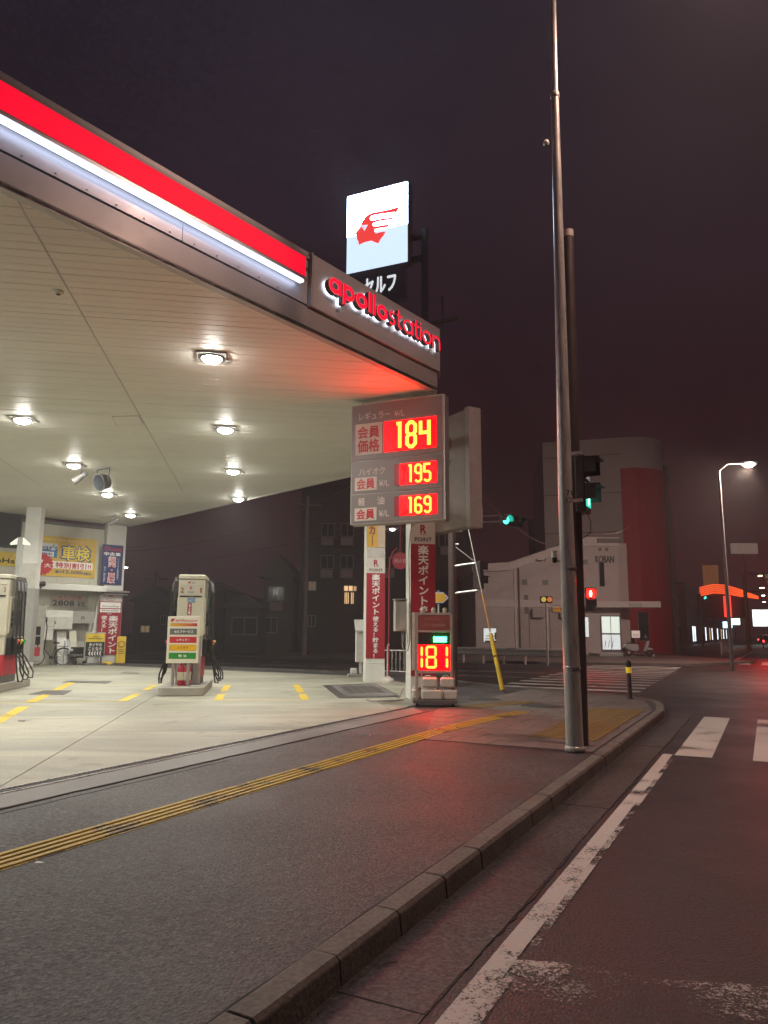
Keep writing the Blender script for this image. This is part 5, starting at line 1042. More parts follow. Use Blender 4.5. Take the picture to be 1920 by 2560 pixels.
sens = thing('sensor_camera', 'small white and black sensor camera on a bracket off the steel pole', 'camera', (*A(1386, 1390, 9.2)[:2], 0))
z = A(1386, 1390, 9.2)[2]; MB().cyl((0, 0, z - .02), (0, 0, z + .065), .036, n=16).build('cap', white, sens, .006); MB().cyl((0, 0, z - .085), (0, 0, z - .022), .028, .033, 14).build('lens_barrel', black, sens); MB().cyl((.02, 0, z - .06), (.12, -.02, z - .07), .01, n=6).build('bracket', steel, sens)
brown = M('brown_pole_paint', (.055, .036, .032), .45, .1, var=.15)
bp = thing('signal_pole', 'dark brown signal pole standing directly behind the steel lamp pole', 'signal pole', (2.495, 9.62, .13))
MB().cyl((0, 0, 0), (.065, .0, 6.85), .085, .075, 22).build('shaft', brown, bp); MB().cyl((.065, 0, 6.85), (.065, 0, 6.95), .078, .078, 22).build('cap', M('pole_cap', (.45, .36, .33), .5), bp)
def ped_signal(name, lab, loc, rz, lit, strength=6.0, body=None, clamp=True):
    """two-aspect pedestrian signal, lamps facing local -y"""
    o = thing(name, lab, 'traffic signal', loc, rz, 'pedestrian signals around the crossing'); body = body or M('signal_brown', (.035, .028, .026), .45)
    MB().bb(-.16, .16, 0, .13, 0, .76).build('housing', body, o, .015)
    for q, z in enumerate((.56, .20)):
        colr = (1, .0012, .0006) if q == 0 else (.05, .9, .62); on = lit == ('red' if q == 0 else 'green')
        lens = box('lens', M('lens_%d_%s_%g' % (q, on, strength), (.10, .02, .02) if q == 0 else (.02, .10, .09), .3, var=0, emit=strength * (.0 if not on else .35) + .001, ecol=colr), o, -.125, .125, -.008, 0, z - .125, z + .125)
        if on:
            f_ = M('figure_%d_%g' % (q, strength), (.9, .5, .5), .4, var=0, emit=strength, ecol=(1, .02, .015) if q == 0 else (.5, 1, .85))
            MB().cyl((0, -.009, z + .07), (0, -.014, z + .07), .03, n=12).build('figure_head', f_, lens); MB().prismy([(-.045, z + .035), (.045, z + .035), (.045, z - .03), (.03, z - .03), (.03, z - .10), (.006, z - .10), (.006, z - .04), (-.006, z - .04), (-.006, z - .10), (-.03, z - .10), (-.03, z - .03), (-.045, z - .03)], -.014, -.009).build('figure_body', f_, lens)
        MB().prismx([(-.20, z + .16), (0, z + .17), (0, z + .145), (-.20, z + .14)], -.165, .165).build('visor', body, o)
        for sd in (-1, 1): MB().prismy([(sd * .165, z - .04), (sd * .165, z + .165), (sd * .15, z + .165), (sd * .15, z - .04)], -.14, 0).build('visor_side', body, o)
    return o
o = ped_signal('pedestrian_signal', 'pedestrian signal seen from its side on the brown pole, teal glow under visors', (2.69, 9.60, 3.07), R(62), 'green', 2.5)
for zz in (.12, .74):
    MB().cyl((-.10, .08, zz), (-.30, .06, zz), .014, n=8).build('clamp_arm', alu, o); MB().bb(-.34, -.28, .0, .12, zz - .02, zz + .02).build('clamp', alu, o)
o = thing('hanging_wire', 'short black wire drooping below the side-on pedestrian signal', 'wire', (2.6, 9.55, 0)); MB().tube([(.05, 0, 3.07), (.10, 0, 2.95), (.09, 0, 2.80), (-.02, .0, 2.72)], .006, 5).build('wire', black, o)
# pole with unlit signal heads beyond the price board
sp = thing('signal_pole', 'dark signal pole beyond the cart sign carrying two bracket arms', 'signal pole', (*A(1133, 1690, 20.0)[:2], .13))
zz = lambda y: A(1133, y, 20.0)[2] - .13
MB().cyl((0, 0, 0), (0, 0, 7.2), .12, .095, 18).build('shaft', brown, sp)
for y_, l_ in ((1413, .72), (1481, .72)): MB().cyl((-.08, -.02, zz(y_ + 4)), (l_, -.25, zz(y_ - 5)), .032, n=10).build('bracket_arm', alu, sp)
MB().cyl((0, 0, zz(1360)), (.62, -.22, zz(1408)), .012, n=6).build('stay_rod', alu, sp); MB().cyl((-.25, 0, zz(1328)), (.28, -.05, zz(1328)), .03, n=8).build('collar_arm', alu, sp); MB().cyl((-.05, 0, zz(1361)), (.18, -.05, zz(1361)), .025, n=8).build('collar_arm', alu, sp)
o = ped_signal('pedestrian_signal', 'unlit dark pedestrian signal hung between two pale arms', (*A(1201, 1470, 19.8)[:2], A(1201, 1474, 19.8)[2]), R(120), None, body=M('signal_dark', (.03, .02, .02), .5))
# guy wire with yellow guards
gb_ = G(1258, 1733, .13); gt = (sp.location[0], sp.location[1], 6.6)
gw = thing('guy_wire', 'slanting stay wire with yellow and black guards anchored in the pavement', 'guy wire', gb_); d = mathutils.Vector(gt) - mathutils.Vector(gb_)
MB().cyl((0, 0, 0), tuple(d), .012, n=6).build('wire', steel, gw); MB().cyl(tuple(d * .01), tuple(d * .125), .055, .05, 12).build('lower_guard', yellow, gw); MB().cyl(tuple(d * .13), tuple(d * .21), .055, .05, 12).build('lower_guard', yellow, gw); MB().cyl(tuple(d * .22), tuple(d * .36), .018, .018, 8).build('guard_sleeve', M('orange_sleeve', (.5, .24, .05), .5), gw)
MB().cyl(tuple(d * .66), tuple(d * .90), .055, .05, 12).build('upper_guard', yellow, gw)
for q in range(5): MB().cyl(tuple(d * (.68 + q * .035)), tuple(d * (.69 + q * .035)), .058, .058, 12).build('black_band', ink, gw)
# arrow-shaped road signs
def arrow_sign(px, py, Y, w, h, flip, lab, post_px=None):
    c = A(px, py, Y); o = thing('arrow_sign', lab, 'road sign', (c[0], c[1], c[2]), 0, 'pentagon arrow road signs'); s_ = -1 if flip else 1
    P5 = lambda x0, x1, k, hh: [(s_ * x0, -hh), (s_ * (x1 - k), -hh), (s_ * x1, 0), (s_ * (x1 - k), hh), (s_ * x0, hh)]
    MB().prismy(P5(-w / 2, w / 2, .16, h / 2), 0, .03).build('blue_plate', M('sign_blue', (.03, .035, .18), .4), o); MB().prismy(P5(-w / 2 + .02, w / 2 - .03, .15, h / 2 - .025), -.004, -.001).build('white_edge', wink, o); MB().prismy(P5(-w / 2 + .03, w / 2 - .06, .15, h / 2 - .045), -.009, -.005).build('blue_field', M('sign_blue2', (.02, .03, .22), .4, var=.1), o)
    MB().prismy([(s_ * (-w * .12), -h / 2 + .05), (s_ * (w * .30), -h / 2 + .05), (s_ * (w * .36), 0), (s_ * (w * .30), h / 2 - .05), (s_ * (-w * .12), h / 2 - .05), (s_ * (-w * .05), 0)], -.014, -.010).build('amber_field', M('reflect_amber', (.65, .36, .05), .35, var=.05), o)
    return o
o = arrow_sign(1092, 1494, 21, .72, .34, False, 'amber and blue arrow road sign half hidden by the near crimson banner'); MB().cyl((.05, .05, -1.4), (.05, .05, .2), .03, n=8).build('post', steel, o)
o = arrow_sign(1398, 1523, 35.5, .95, .36, True, 'amber and blue arrow road sign beside the guard rail post')
# delineator post with twin reflectors
c = G(1362, 1655, .12); o = thing('beacon_post', 'thin post by the guard rail with twin amber reflectors on top', 'beacon post', (c[0] * .965, 35.2, .12)); h_ = A(1362, 1513, 35.2)[2]
MB().cyl((0, 0, 0), (0, 0, h_), .05, n=12).build('post', steel, o); MB().cyl((0, 0, h_ - .2), (.55, 0, h_ - .25), .025, n=8).build('arm', steel, o); MB().bb(-.27, .3, -.05, .15, h_ - .02, h_ + .3).build('head', black, o, .03)
for x, mt in ((-.13, M('reflect_yellow_glow', (.75, .52, .08), .3, var=0, emit=.35, ecol=(1, .7, .2))), (.15, M('reflect_orange_glow', (.7, .22, .06), .3, var=0, emit=.3, ecol=(1, .35, .1)))): MB().cyl((x, -.052, h_ + .14), (x, -.075, h_ + .14), .12, .10, 18).build('reflector', mt, o)  # returned light put into the reflectors as a faint glow
# hydrant sign with red curved pole
c = G(972, 1693, .12); hy = thing('hydrant_sign', 'round red fire hydrant sign on a thin red curved pole', 'hydrant sign', (c[0], c[1], .12)); zh = lambda y: A(975, y, c[1])[2] - .12
rp_ = M('red_pole', (.30, .02, .035), .45); ztop = zh(1380)
MB().tube([(0, 0, 0), (0, 0, zh(1440)), (.03, 0, zh(1400)), (.12, 0, ztop), (.26, 0, ztop + .12)], .028, 8).build('pole', rp_, hy)
dc = MB().cyl((.36, -.02, zh(1402)), (.36, -.05, zh(1402)), .27, .27, 28).build('disc', M('hydrant_red', (.40, .015, .04), .4), hy); text(dc, '消火栓', .15, .57, zh(1402) - .07, zh(1402) + .07, -.055, M('hydrant_pink', (.6, .3, .3), .5, var=0), .02); MB().cyl((.36, .0, zh(1402) - .3), (.36, 0, zh(1310)), .02, n=8).build('hanger', rp_, hy)
# white pedestrian railing
def railing(lab, a, b, h, n, name='pedestrian_railing', mat=white, r_=.022):
    o = thing(name, lab, 'railing', (a[0], a[1], .12), math.atan2(b[1] - a[1], b[0] - a[0])); L = math.hypot(b[0] - a[0], b[1] - a[1])
    MB().cyl((0, 0, h), (L, 0, h), r_, n=10).build('top_rail', mat, o); MB().cyl((0, 0, .16), (L, 0, .16), r_ * .8, n=10).build('bottom_rail', mat, o)
    for x in (0, L): MB().cyl((x, 0, 0), (x, 0, h + .03), r_ * 1.4, n=10).build('post', mat, o)
    for i in range(1, n): MB().cyl((L * i / n, 0, .16), (L * i / n, 0, h), r_ * .45, n=6).build('bar', mat, o)
    return o
railing('white barred railing between the two crimson banner columns', (-.10, 24.6), (1.05, 23.9), .82, 9)
railing('far metal railing at the road side below the neon sign', ST(55, -2.6), ST(60, -2.3), .95, 8, mat=steel, r_=.03)
# weighted sign stand and slim white box sign beside the far column
c = G(968, 1706, .12); o = thing('sign_stand', 'white weighted stand with a short pole beside the far column', 'sign stand', (c[0], c[1], .13)); MB().lathe([(0, .16), (.07, .16), (.10, .13), (.17, .11), (.20, .04), (.20, 0)], n=20).build('weight', M('stand_white', (.6, .55, .5), .45), o, 0); MB().cyl((0, 0, .15), (0, 0, 1.0), .018, n=8).build('pole', white, o); MB().tube([(0, 0, .98), (.03, 0, 1.06), (.06, 0, 1.04)], .012, 6).build('hook', white, o)
c = G(897, 1690, .13); o = thing('light_box_sign', 'slim white box sign with slanted top beside the far column', 'sign', (c[0], c[1] - .3, .13), GA); zt = A(897, 1556, c[1])[2]
MB().prismx([(-.12, .45), (.12, .45), (.12, zt - .13), (-.12, zt - .35)], -.10, .13).build('case', white, o, .01); MB().prismx([(-.22, zt - .42), (.16, zt - .08), (.16, zt - .04), (-.22, zt - .38)], -.14, .17).build('hood', white, o); MB().bb(.02, .10, -.05, .05, .1, .45).build('leg', white, o); MB().bb(-.35, .2, -.15, .15, 0, .08).build('base', grey, o, .01); MB().bb(-.25, -.05, -.1, .1, .08, .26).build('weight', white, o, .03); MB().bb(.1305, .134, -.06, .06, .5, .95).build('orange_stripe', M('stripe_orange', (.6, .15, .05), .5), o)
# bollard by the crossing
c = G(1575, 1747, .126); o = thing('bollard', 'black bollard with yellow reflective patch at the crossing corner', 'bollard', (c[0], c[1], .126)); hb_ = A(1575, 1655, c[1])[2] - .126
MB().cyl((0, 0, 0), (0, 0, hb_ * .8), .045, .045, 16).build('tube', M('bollard_tube', (.08, .06, .055), .3, .4), o); MB().lathe([(.052, 0), (.056, .02), (.056, .14), (.05, .17), (.03, .19), (0, .20)], (0, 0, hb_ * .8), 18).build('cap', black, o)
MB().cyl((0, 0, hb_ * .70), (0, 0, hb_ * .86), .058, .058, 16, False).build('reflector', M('bollard_yellow_glow', (.85, .62, .05), .35, var=.15, scale=30, emit=.25, ecol=(1, .7, .05)), o); MB().lathe([(.07, 0), (.07, .015), (.046, .02)], n=16).build('base_ring', black, o)  # reflective patch has its shine put in as a weak glow
# guard rail along the far pavement
a, b_ = A(1144, 1650, 38.5), A(1440, 1650, 34.6); ga_ = math.atan2(b_[1] - a[1], b_[0] - a[0]); L = math.hypot(b_[1] - a[1], b_[0] - a[0])
gr = thing('guard_rail', 'pale corrugated guard rail along the far side of the cross street', 'guard rail', (a[0], a[1], .12), ga_)
pm = M('rail_pale', (.42, .38, .36), .5, .1, var=.15)
MB().prismx([(0, .30), (-.05, .35), (-.05, .42), (0, .47), (0, .52), (-.05, .57), (-.05, .64), (0, .69), (.012, .69), (-.036, .63), (-.036, .58), (.014, .52), (.014, .47), (-.036, .41), (-.036, .36), (.012, .30)], 0, L).build('beam', pm, gr)
for i in range(6): MB().cyl((.3 + i * (L - .6) / 5, .08, -.1), (.3 + i * (L - .6) / 5, .08, .62), .06, n=12).build('post', pm, gr)
# red pedestrian signal across the street
c = A(1478, 1520, 36.0); o = ped_signal('pedestrian_signal', 'pedestrian signal glowing red in front of the police box', (c[0], c[1], c[2] - .15), R(-8), 'red', 200.0)
o.scale = (1.5, 1.5, 1.5); MB().cyl((-.36, .1, -1.75), (-.36, .1, 1.2), .06, n=10).build('post', brown, o)
for zz_ in (.15, .68): MB().cyl((-.36, .1, zz_), (-.1, .1, zz_), .02, n=6).build('arm', alu, o)
# vehicle signal with green light over the cross street
def car_signal(lab, c, rz, lit, st=8.0, sc=1.0):
    o = thing('vehicle_signal', lab, 'traffic signal', c, rz, 'vehicle traffic signals'); o.scale = (sc,) * 3; bm = M('signal_grey', (.10, .085, .08), .5)
    MB().bb(-.60, .60, 0, .12, -.2, .2).build('housing', bm, o, .05)
    for i, (x, nm, colr) in enumerate(((-.38, 'green', (.03, 1, .72)), (0, 'amber', (1, .5, .05)), (.38, 'red', (1, .0004, .0002)))):
        on = lit == nm; MB().cyl((x, -.002, 0), (x, -.02, 0), .15, .13, 20).build('lens', M('vlens_%s_%s_%g' % (nm, on, st), tuple(max(v, .02) * .12 for v in colr), .3, var=0, emit=st if on else .001, ecol=colr), o)
        pts = [(x + .17 * math.cos(R(q)), .17 * math.sin(R(q))) for q in range(-20, 201, 20)]
        MB().ribbon(pts, .012, -.24, 0).build('visor', bm, o)
    return o
c = A(1283, 1302, 22.0); o = car_signal('horizontal vehicle signal glowing teal above the crossing, seen from behind the price board', c, R(35), 'green', 10, .8)
MB().cyl((0, .1, -.0), (-1.9, .9, -.15), .035, n=8).build('arm', alu, o); MB().cyl((0, .1, .25), (-1.9, .9, .05), .03, n=8).build('arm', alu, o)
c = A(1199, 1285, 20.5); o = thing('plate_sign', 'small pale number plate sign on the signal arm beside the blank board', 'sign', c); MB().bb(-.09, .09, 0, .01, -.19, .19).build('plate', M('plate_pinkish', (.5, .42, .42), .5), o); text(o, '日', -.05, .05, .02, .14, -.004, M('plate_ink', (.3, .12, .14), .5, var=0)); text(o, '出口', -.06, .06, -.12, -.02, -.004, M('plate_ink', (.3, .12, .14), .5))
# ================================================================ far side of the crossing
def PXm(px, Y): return A(px, 1600, Y)[0]
kw = M('koban_wall', (.46, .42, .40), .7, var=.12, scale=.8, bump=.1, bscale=20); kt = M('koban_trim', (.54, .50, .48), .6, var=.1)
YK = 50.0; zk = lambda y: A(1400, y, YK)[2]; xk = lambda px: PXm(px, YK)
apron = MB().prism([ST(39, -3.2), (xk(1700), 40), (xk(1700), 62), (-12, 62), (-9, 52), (a[0] - 6, a[1] + 3.2), (a[0], a[1] + .3)], -.05, .12).build('pavement', m_paver); tag(apron, kind='structure')
kb = thing('police_box', 'pale two-storey police box marked KOBAN with lit glass door', 'police box', (0, 0, 0))
x0, x1 = xk(1190), xk(1554)
MB().prismy([(x0, 0), (x1, 0), (x1, zk(1352)), (xk(1440), zk(1352)), (xk(1440), zk(1372)), (xk(1275), zk(1425)), (x0, zk(1430))], YK, YK + 9).build('wall', kw, kb)
MB().prismy([(x0 - .2, zk(1432)), (xk(1275), zk(1427)), (xk(1440), zk(1374)), (xk(1440), zk(1352)), (xk(1275), zk(1407)), (x0 - .2, zk(1413))], YK - .25, YK + 9.2).build('sloping_parapet', kt, kb)
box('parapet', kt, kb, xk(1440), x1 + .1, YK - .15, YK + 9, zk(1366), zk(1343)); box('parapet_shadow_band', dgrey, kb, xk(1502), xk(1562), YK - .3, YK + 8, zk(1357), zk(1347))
box('side_wing', kw, kb, x1, xk(1592), YK + 1.2, YK + 8, 0, zk(1352)); box('belt', kt, kb, x0, xk(1440), YK - .06, YK, zk(1518), zk(1500)); box('pier', kt, kb, xk(1288), xk(1293), YK - .08, YK, 0, zk(1428))
cn = MB().bb(xk(1440), xk(1642), YK - 1.1, YK + .2, zk(1519), zk(1504)).build('entrance_canopy', kt, kb, .02); text(cn, 'POLICE', xk(1563), xk(1594), zk(1517), zk(1510), YK - 1.105, dgrey)
text(kb, 'KOBAN', xk(1497), xk(1543), zk(1406), zk(1389), YK - .02, M('koban_ink', (.02, .018, .018), .5, var=0), .05, name='koban_lettering')
for px in (1509, 1526): MB().cyl((xk(px), YK - .02, zk(1373)), (xk(px), YK - .06, zk(1373)), .12, n=10).build('wall_badge', dgrey, kb)
win_w = M('lit_window', (.8, .85, .8), .3, var=0, emit=.75, ecol=(.80, .95, .86)); win_w2 = M('lit_window_cool', (.8, .85, .8), .3, var=.3, scale=3, emit=.75, ecol=(.7, .8, .82))
fr_ = M('door_frame', (.20, .20, .20), .4, .4)
dr = box('door', fr_, kb, xk(1502), xk(1553), YK - .10, YK, zk(1627), zk(1538))
for i in range(2):
    for j in range(2):
        u0, u1 = (1505 + i * 23, 1526 + i * 23); v0, v1 = ((1541, 1582), (1586, 1623))[j]; box('pane', win_w if j == 0 else win_w2, dr, xk(u0), xk(u1), YK - .13, YK - .101, zk(v1), zk(v0))
for q in range(3): MB().cyl((xk(1510 + q * 9), YK - .14, zk(1618)), (xk(1513 + q * 9), YK - .14, zk(1600)), .02, n=5).build('interior_chair_leg', dgrey, dr)
def kwin(px0, py0, px1, py1, mat, name='window', fd=.08):
    w_ = box(name, fr_, kb, xk(px0 - 1), xk(px1 + 1), YK - .06, YK, zk(py1 + 1), zk(py0 - 1)); box('pane', mat, w_, xk(px0), xk(px1), YK - .075, YK - .061, zk(py1), zk(py0)); return w_
w_ = kwin(1209, 1572, 1240, 1606, win_w2)
for q, (u0, v0, u1, v1) in enumerate(((1214, 1590, 1236, 1592), (1212, 1597, 1230, 1599), (1225, 1576, 1227, 1590), (1212, 1602, 1240, 1606), (1236, 1582, 1240, 1600))): box('interior_shelf', dgrey, w_, xk(u0), xk(u1), YK - .085, YK - .076, zk(v1), zk(v0))
kwin(1461, 1543, 1472, 1592, win_w2); kwin(1505, 1405, 1517, 1465, glass)
for px, py in ((1315, 1456), (1368, 1456), (1365, 1398), (1470, 1405)): kwin(px - 6, py - 6, px + 6, py + 6, dgrey, 'vent')
kwin(1598, 1530, 1622, 1600, glass, 'side_window'); box('notice_board', dgrey, kb, xk(1313), xk(1323), YK - .05, YK, zk(1535), zk(1488)); box('shutter_panel', M('koban_panel', (.38, .33, .31), .6), kb, xk(1295), xk(1425), YK - .03, YK, 0, zk(1520))
for px in (1323, 1375): box('panel_seam', dgrey, kb, xk(px), xk(px) + .05, YK - .045, YK - .031, 0, zk(1522))
MB().cyl((xk(1300), YK - .1, .1), (xk(1300), YK - .1, zk(1420)), .05, n=8).build('downpipe', dgrey, kb)
for px in (1330, 1400): MB().bb(xk(px), xk(px) + .8, YK - .38, YK - .01, zk(1545), zk(1545) + .6).build('air_conditioner', M('ac_koban', (.34, .31, .30), .6), kb, .03)
MB().bb(xk(1470), xk(1600), YK - 2.6, YK, .0, .26).build('door_step', M('step_pale', (.34, .32, .31), .6), kb, .02)
box('eave_lamp', M('eave_lamp', (.4, .35, .33), .4), kb, xk(1345), xk(1362), YK - .5, YK - .1, zk(1402), zk(1399))
psb = thing('police_notice_box', 'small white lit POLICE notice beside the koban door', 'sign', (0, 0, 0)); box('box', M('notice_lit', (.7, .65, .6), .4, var=0, emit=.3, ecol=(1, .85, .75)), psb, xk(1561), xk(1580), YK - 1.6, YK - 1.5, zk(1593), zk(1576)); box('leg', fr_, psb, xk(1569), xk(1571), YK - 1.57, YK - 1.53, .12, zk(1593)); text(psb, 'POLICE', xk(1564), xk(1577), zk(1590), zk(1584), YK - 1.604, rink)
# ---- motor scooter
def scooter(loc, rz):
    o = thing('motor_scooter', 'parked silver and dark motor scooter beside the koban door', 'scooter', loc, rz); sv = M('scooter_silver', (.42, .40, .42), .3, .3); dk = M('scooter_dark', (.03, .03, .035), .35)
    for x in (-.62, .62): w_ = MB().lathe([(.10, -.05), (.22, -.055), (.26, 0), (.22, .055), (.10, .05)], n=20).build('wheel', rubber, o); w_.matrix_local = mathutils.Matrix.Translation((x, 0, .26)) @ mathutils.Matrix.Rotation(R(90), 4, 'X')
    MB().prismy([(-.95, .62), (-.75, .80), (-.05, .74), (.0, .45), (-.15, .32), (-.45, .35), (-.75, .45)], -.17, .17).build('rear_body', sv, o, .04); MB().prismy([(-.85, .80), (-.70, .88), (-.05, .82), (-.08, .74), (-.75, .79)], -.15, .15).build('seat', dk, o, .03); MB().bb(-.1, .38, -.17, .17, .28, .36).build('footboard', dk, o, .02)
    MB().prismy([(.30, .32), (.42, .32), (.66, .92), (.60, 1.0), (.52, .95)], -.18, .18).build('leg_shield', sv, o, .03); MB().prismy([(.45, .50), (.62, .55), (.86, .48), (.78, .40), (.55, .42)], -.09, .09).build('front_fender', sv, o, .02); MB().tube([(.62, 0, .26), (.58, 0, .9), (.52, 0, 1.02)], .03, 8).build('fork', dk, o)
    MB().tube([(.40, -.32, 1.06), (.50, -.1, 1.03), (.50, .1, 1.03), (.40, .32, 1.06)], .016, 6).build('handlebar', dk, o); MB().bb(.53, .64, -.08, .08, .93, 1.02).build('headlight', glass, o, .02); MB().prismy([(.55, 1.02), (.42, 1.38), (.40, 1.38), (.50, 1.02)], -.16, .16).build('windscreen', p_smoke, o)
    for sd in (-1, 1): MB().cyl((.45, sd * .25, 1.06), (.45, sd * .27, 1.2), .008, n=5).cyl((.45, sd * .27, 1.2), (.43, sd * .27, 1.2), .06, n=10).build('mirror', dk, o)
c = G(1597, 1632, .12); scooter((A(1597, 1620, 47)[0], 47, .12), R(-6))
# ---- tall building with red corner
YT = 57.0; zt_ = lambda y: A(1560, y, YT)[2]; xt = lambda px: PXm(px, YT)
tb = thing('corner_building', 'tall pale windowless building with a red band on its rounded corner', 'building')
tw_ = M('tall_wall', (.46, .42, .40), .75, var=.1, scale=.5, bump=.1, bscale=8); tr_ = M('tall_red', (.42, .010, .026), .6, var=.1, scale=.6)
xl, xr = xt(1385), xt(1610); rad = 3.2
plan = [(xl, YT + 2.0), (xr, YT)] + [(xr + rad * math.sin(R(q)), YT + rad - rad * math.cos(R(q))) for q in range(12, 91, 12)] + [(xr + rad, YT + rad), (xr + rad + 5.5, YT + 16), (xl + 2, YT + 16)]
MB().prism(plan, 0, zt_(1100)).build('wall', tw_, tb); MB().prism([(x + (.06 if i > 0 else 0), y - .06) for i, (x, y) in enumerate(plan)], zt_(1102), zt_(1092)).build('parapet', tw_, tb)
xs0 = xt(1574); red_o = [(xs0, YT + 2.0 * (xr - xs0) / (xr - xl) - .06), (xr + .02, YT - .08)] + [(xr + (rad + .08) * math.sin(R(q)), YT + rad - (rad + .08) * math.cos(R(q))) for q in range(12, 91, 12)] + [(xr + rad + 2.2, YT + rad + 3.6), (xr + rad + 1.8, YT + rad + 3.8), (xr, YT + 1), (xs0, YT + 1.2)]
MB().prism(red_o, 0, zt_(1169)).build('red_corner', tr_, tb)
for q in range(5): MB().bb(xl + .3, xr - 1.2, YT + .9, YT + 2.6, 3.2 + q * 3.1, 3.26 + q * 3.1) if False else MB().prism([(xl + .02, YT + 1.98), (xs0 - .02, YT + 2.0 * (xr - xs0) / (xr - xl) - .02), (xs0 - .02, YT + 2.2), (xl + .02, YT + 2.2)], 3.2 + q * 3.1, 3.25 + q * 3.1).build('wall_joint', dgrey, tb)
MB().prismy([(xt(1645), zt_(1434)), (xt(1663), zt_(1434)), (xt(1660), zt_(1400)), (xt(1650), zt_(1397))], YT + 1.2, YT + 1.3).build('pale_plaque', M('plaque', (.35, .3, .28), .5), tb)
MB().prism([(xr + rad + .3, YT + 3.0), (xr + rad + .6, YT + 3.0), (xr + rad + .6, YT + 3.4), (xr + rad + .3, YT + 3.4)], 0, zt_(1140)).build('downpipe', M('duct_grey', (.10, .08, .08), .5), tb); 
# roof tank on a frame
tk = thing('roof_tank', 'cylindrical water tank on a lattice frame on the tall building roof', 'water tank', (xt(1484), YT + 5, 0)); Yq = YT + 5; zq = lambda y: A(1484, y, Yq)[2]; rt_ = A(1502, 1080, Yq)[0] - A(1483, 1080, Yq)[0]
MB().lathe([(0, zq(1044)), (rt_ * .8, zq(1045)), (rt_, zq(1050)), (rt_, zq(1088)), (0, zq(1088))], n=24).build('tank', M('tank_pale', (.5, .46, .45), .6), tk)
zb_, zu_ = zt_(1100) - .2, zq(1088)
for i in range(4):
    a1, a2 = R(45 + 90 * i), R(135 + 90 * i); p1 = (rt_ * 1.1 * math.cos(a1), rt_ * 1.1 * math.sin(a1)); p2 = (rt_ * 1.1 * math.cos(a2), rt_ * 1.1 * math.sin(a2))
    MB().cyl((*p1, zb_), (*p1, zu_), .06, n=6).build('frame_leg', dgrey, tk); MB().cyl((*p1, zb_), (*p2, zu_), .04, n=6).build('frame_brace', dgrey, tk); MB().cyl((*p1, zu_), (*p2, zu_), .05, n=6).build('frame_beam', dgrey, tk)
# ---- row of buildings running away along the road
def block(name, lab, s0, s1, t_front, depth, h, mat, wins=(), lit=(), group=None, wm=None, sills=True):
    """building whose street face runs along the road at t_front; wins rows of (n, z0, z1)"""
    o = thing(name, lab, 'building', (*ST(s0, t_front), 0), ROADA, group); L = s1 - s0
    MB().bb(0, L, 0, depth, 0, h).build('wall', mat, o); MB().bb(-.12, L + .12, -.12, depth, h, h + .3).build('parapet', dgrey, o)
    k = 0
    for n, z0, z1 in wins:
        for i in range(n):
            w = L / n; a_ = w * i + w * .18; w_ = MB().bb(a_, a_ + w * .64, -.05, .0, z0, z1).build('window', fr_, o); MB().bb(a_ + .08, a_ + w * .64 - .08, -.065, -.051, z0 + .08, z1 - .08).build('pane', lit.get(k, glass) if isinstance(lit, dict) else glass, w_); k += 1
    # end wall towards us
    for n, z0, z1 in wins:
        for i in range(2): c0 = depth * (.2 + .4 * i); w_ = MB().bb(-.05, 0, c0, c0 + depth * .2, z0, z1).build('window', fr_, o); MB().bb(-.065, -.051, c0 + .08, c0 + depth * .2 - .08, z0 + .08, z1 - .08).build('pane', glass, w_)
    return o
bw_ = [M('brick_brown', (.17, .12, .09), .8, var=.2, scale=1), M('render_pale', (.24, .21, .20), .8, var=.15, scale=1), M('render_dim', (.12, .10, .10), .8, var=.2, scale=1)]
warm = M('window_warm', (.8, .6, .3), .4, var=0, emit=.9, ecol=(1, .62, .30)); cool = M('window_cool', (.8, .8, .8), .4, var=0, emit=2.2, ecol=(.85, .95, 1))
# local y runs to the left of the road, so depth stretches away from it
o = block('shop_building', 'brown narrow building with ribbed balconies behind the red corner building', 72, 84, -11.3, 9, 12.5, bw_[0], ((4, 3.2, 4.9), (4, 6.2, 7.9), (4, 9.2, 10.9)), {})
for q in range(9): MB().bb(1 + q * 1.2, 1.15 + q * 1.2, -.7, -.05, 5, 9.4).build('balcony_rib', dgrey, o)
MB().bb(.5, 11.5, -.9, -.1, 9.4, 12.3).build('balcony_screen', M('screen_ochre', (.25, .16, .08), .7), o)
block('shop_building', 'pale low shop building with dark doorway past the red corner', 84.5, 95, -10.8, 9, 8.0, bw_[1], ((3, .4, 2.6), (3, 4.2, 5.8)), {})
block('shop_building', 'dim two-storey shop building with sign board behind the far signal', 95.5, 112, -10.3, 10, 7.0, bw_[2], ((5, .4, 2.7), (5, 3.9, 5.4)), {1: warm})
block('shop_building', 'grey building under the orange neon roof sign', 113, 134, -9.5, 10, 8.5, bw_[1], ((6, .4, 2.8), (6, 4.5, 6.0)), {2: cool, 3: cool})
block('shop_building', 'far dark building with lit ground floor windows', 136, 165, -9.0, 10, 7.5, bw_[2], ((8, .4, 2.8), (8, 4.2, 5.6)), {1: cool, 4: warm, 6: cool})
block('shop_building', 'farthest dark building at the end of the street', 168, 220, -8.6, 10, 9.5, bw_[2], ((10, .4, 2.8), (10, 4.2, 5.6)), {0: cool, 3: warm, 5: cool, 8: cool})
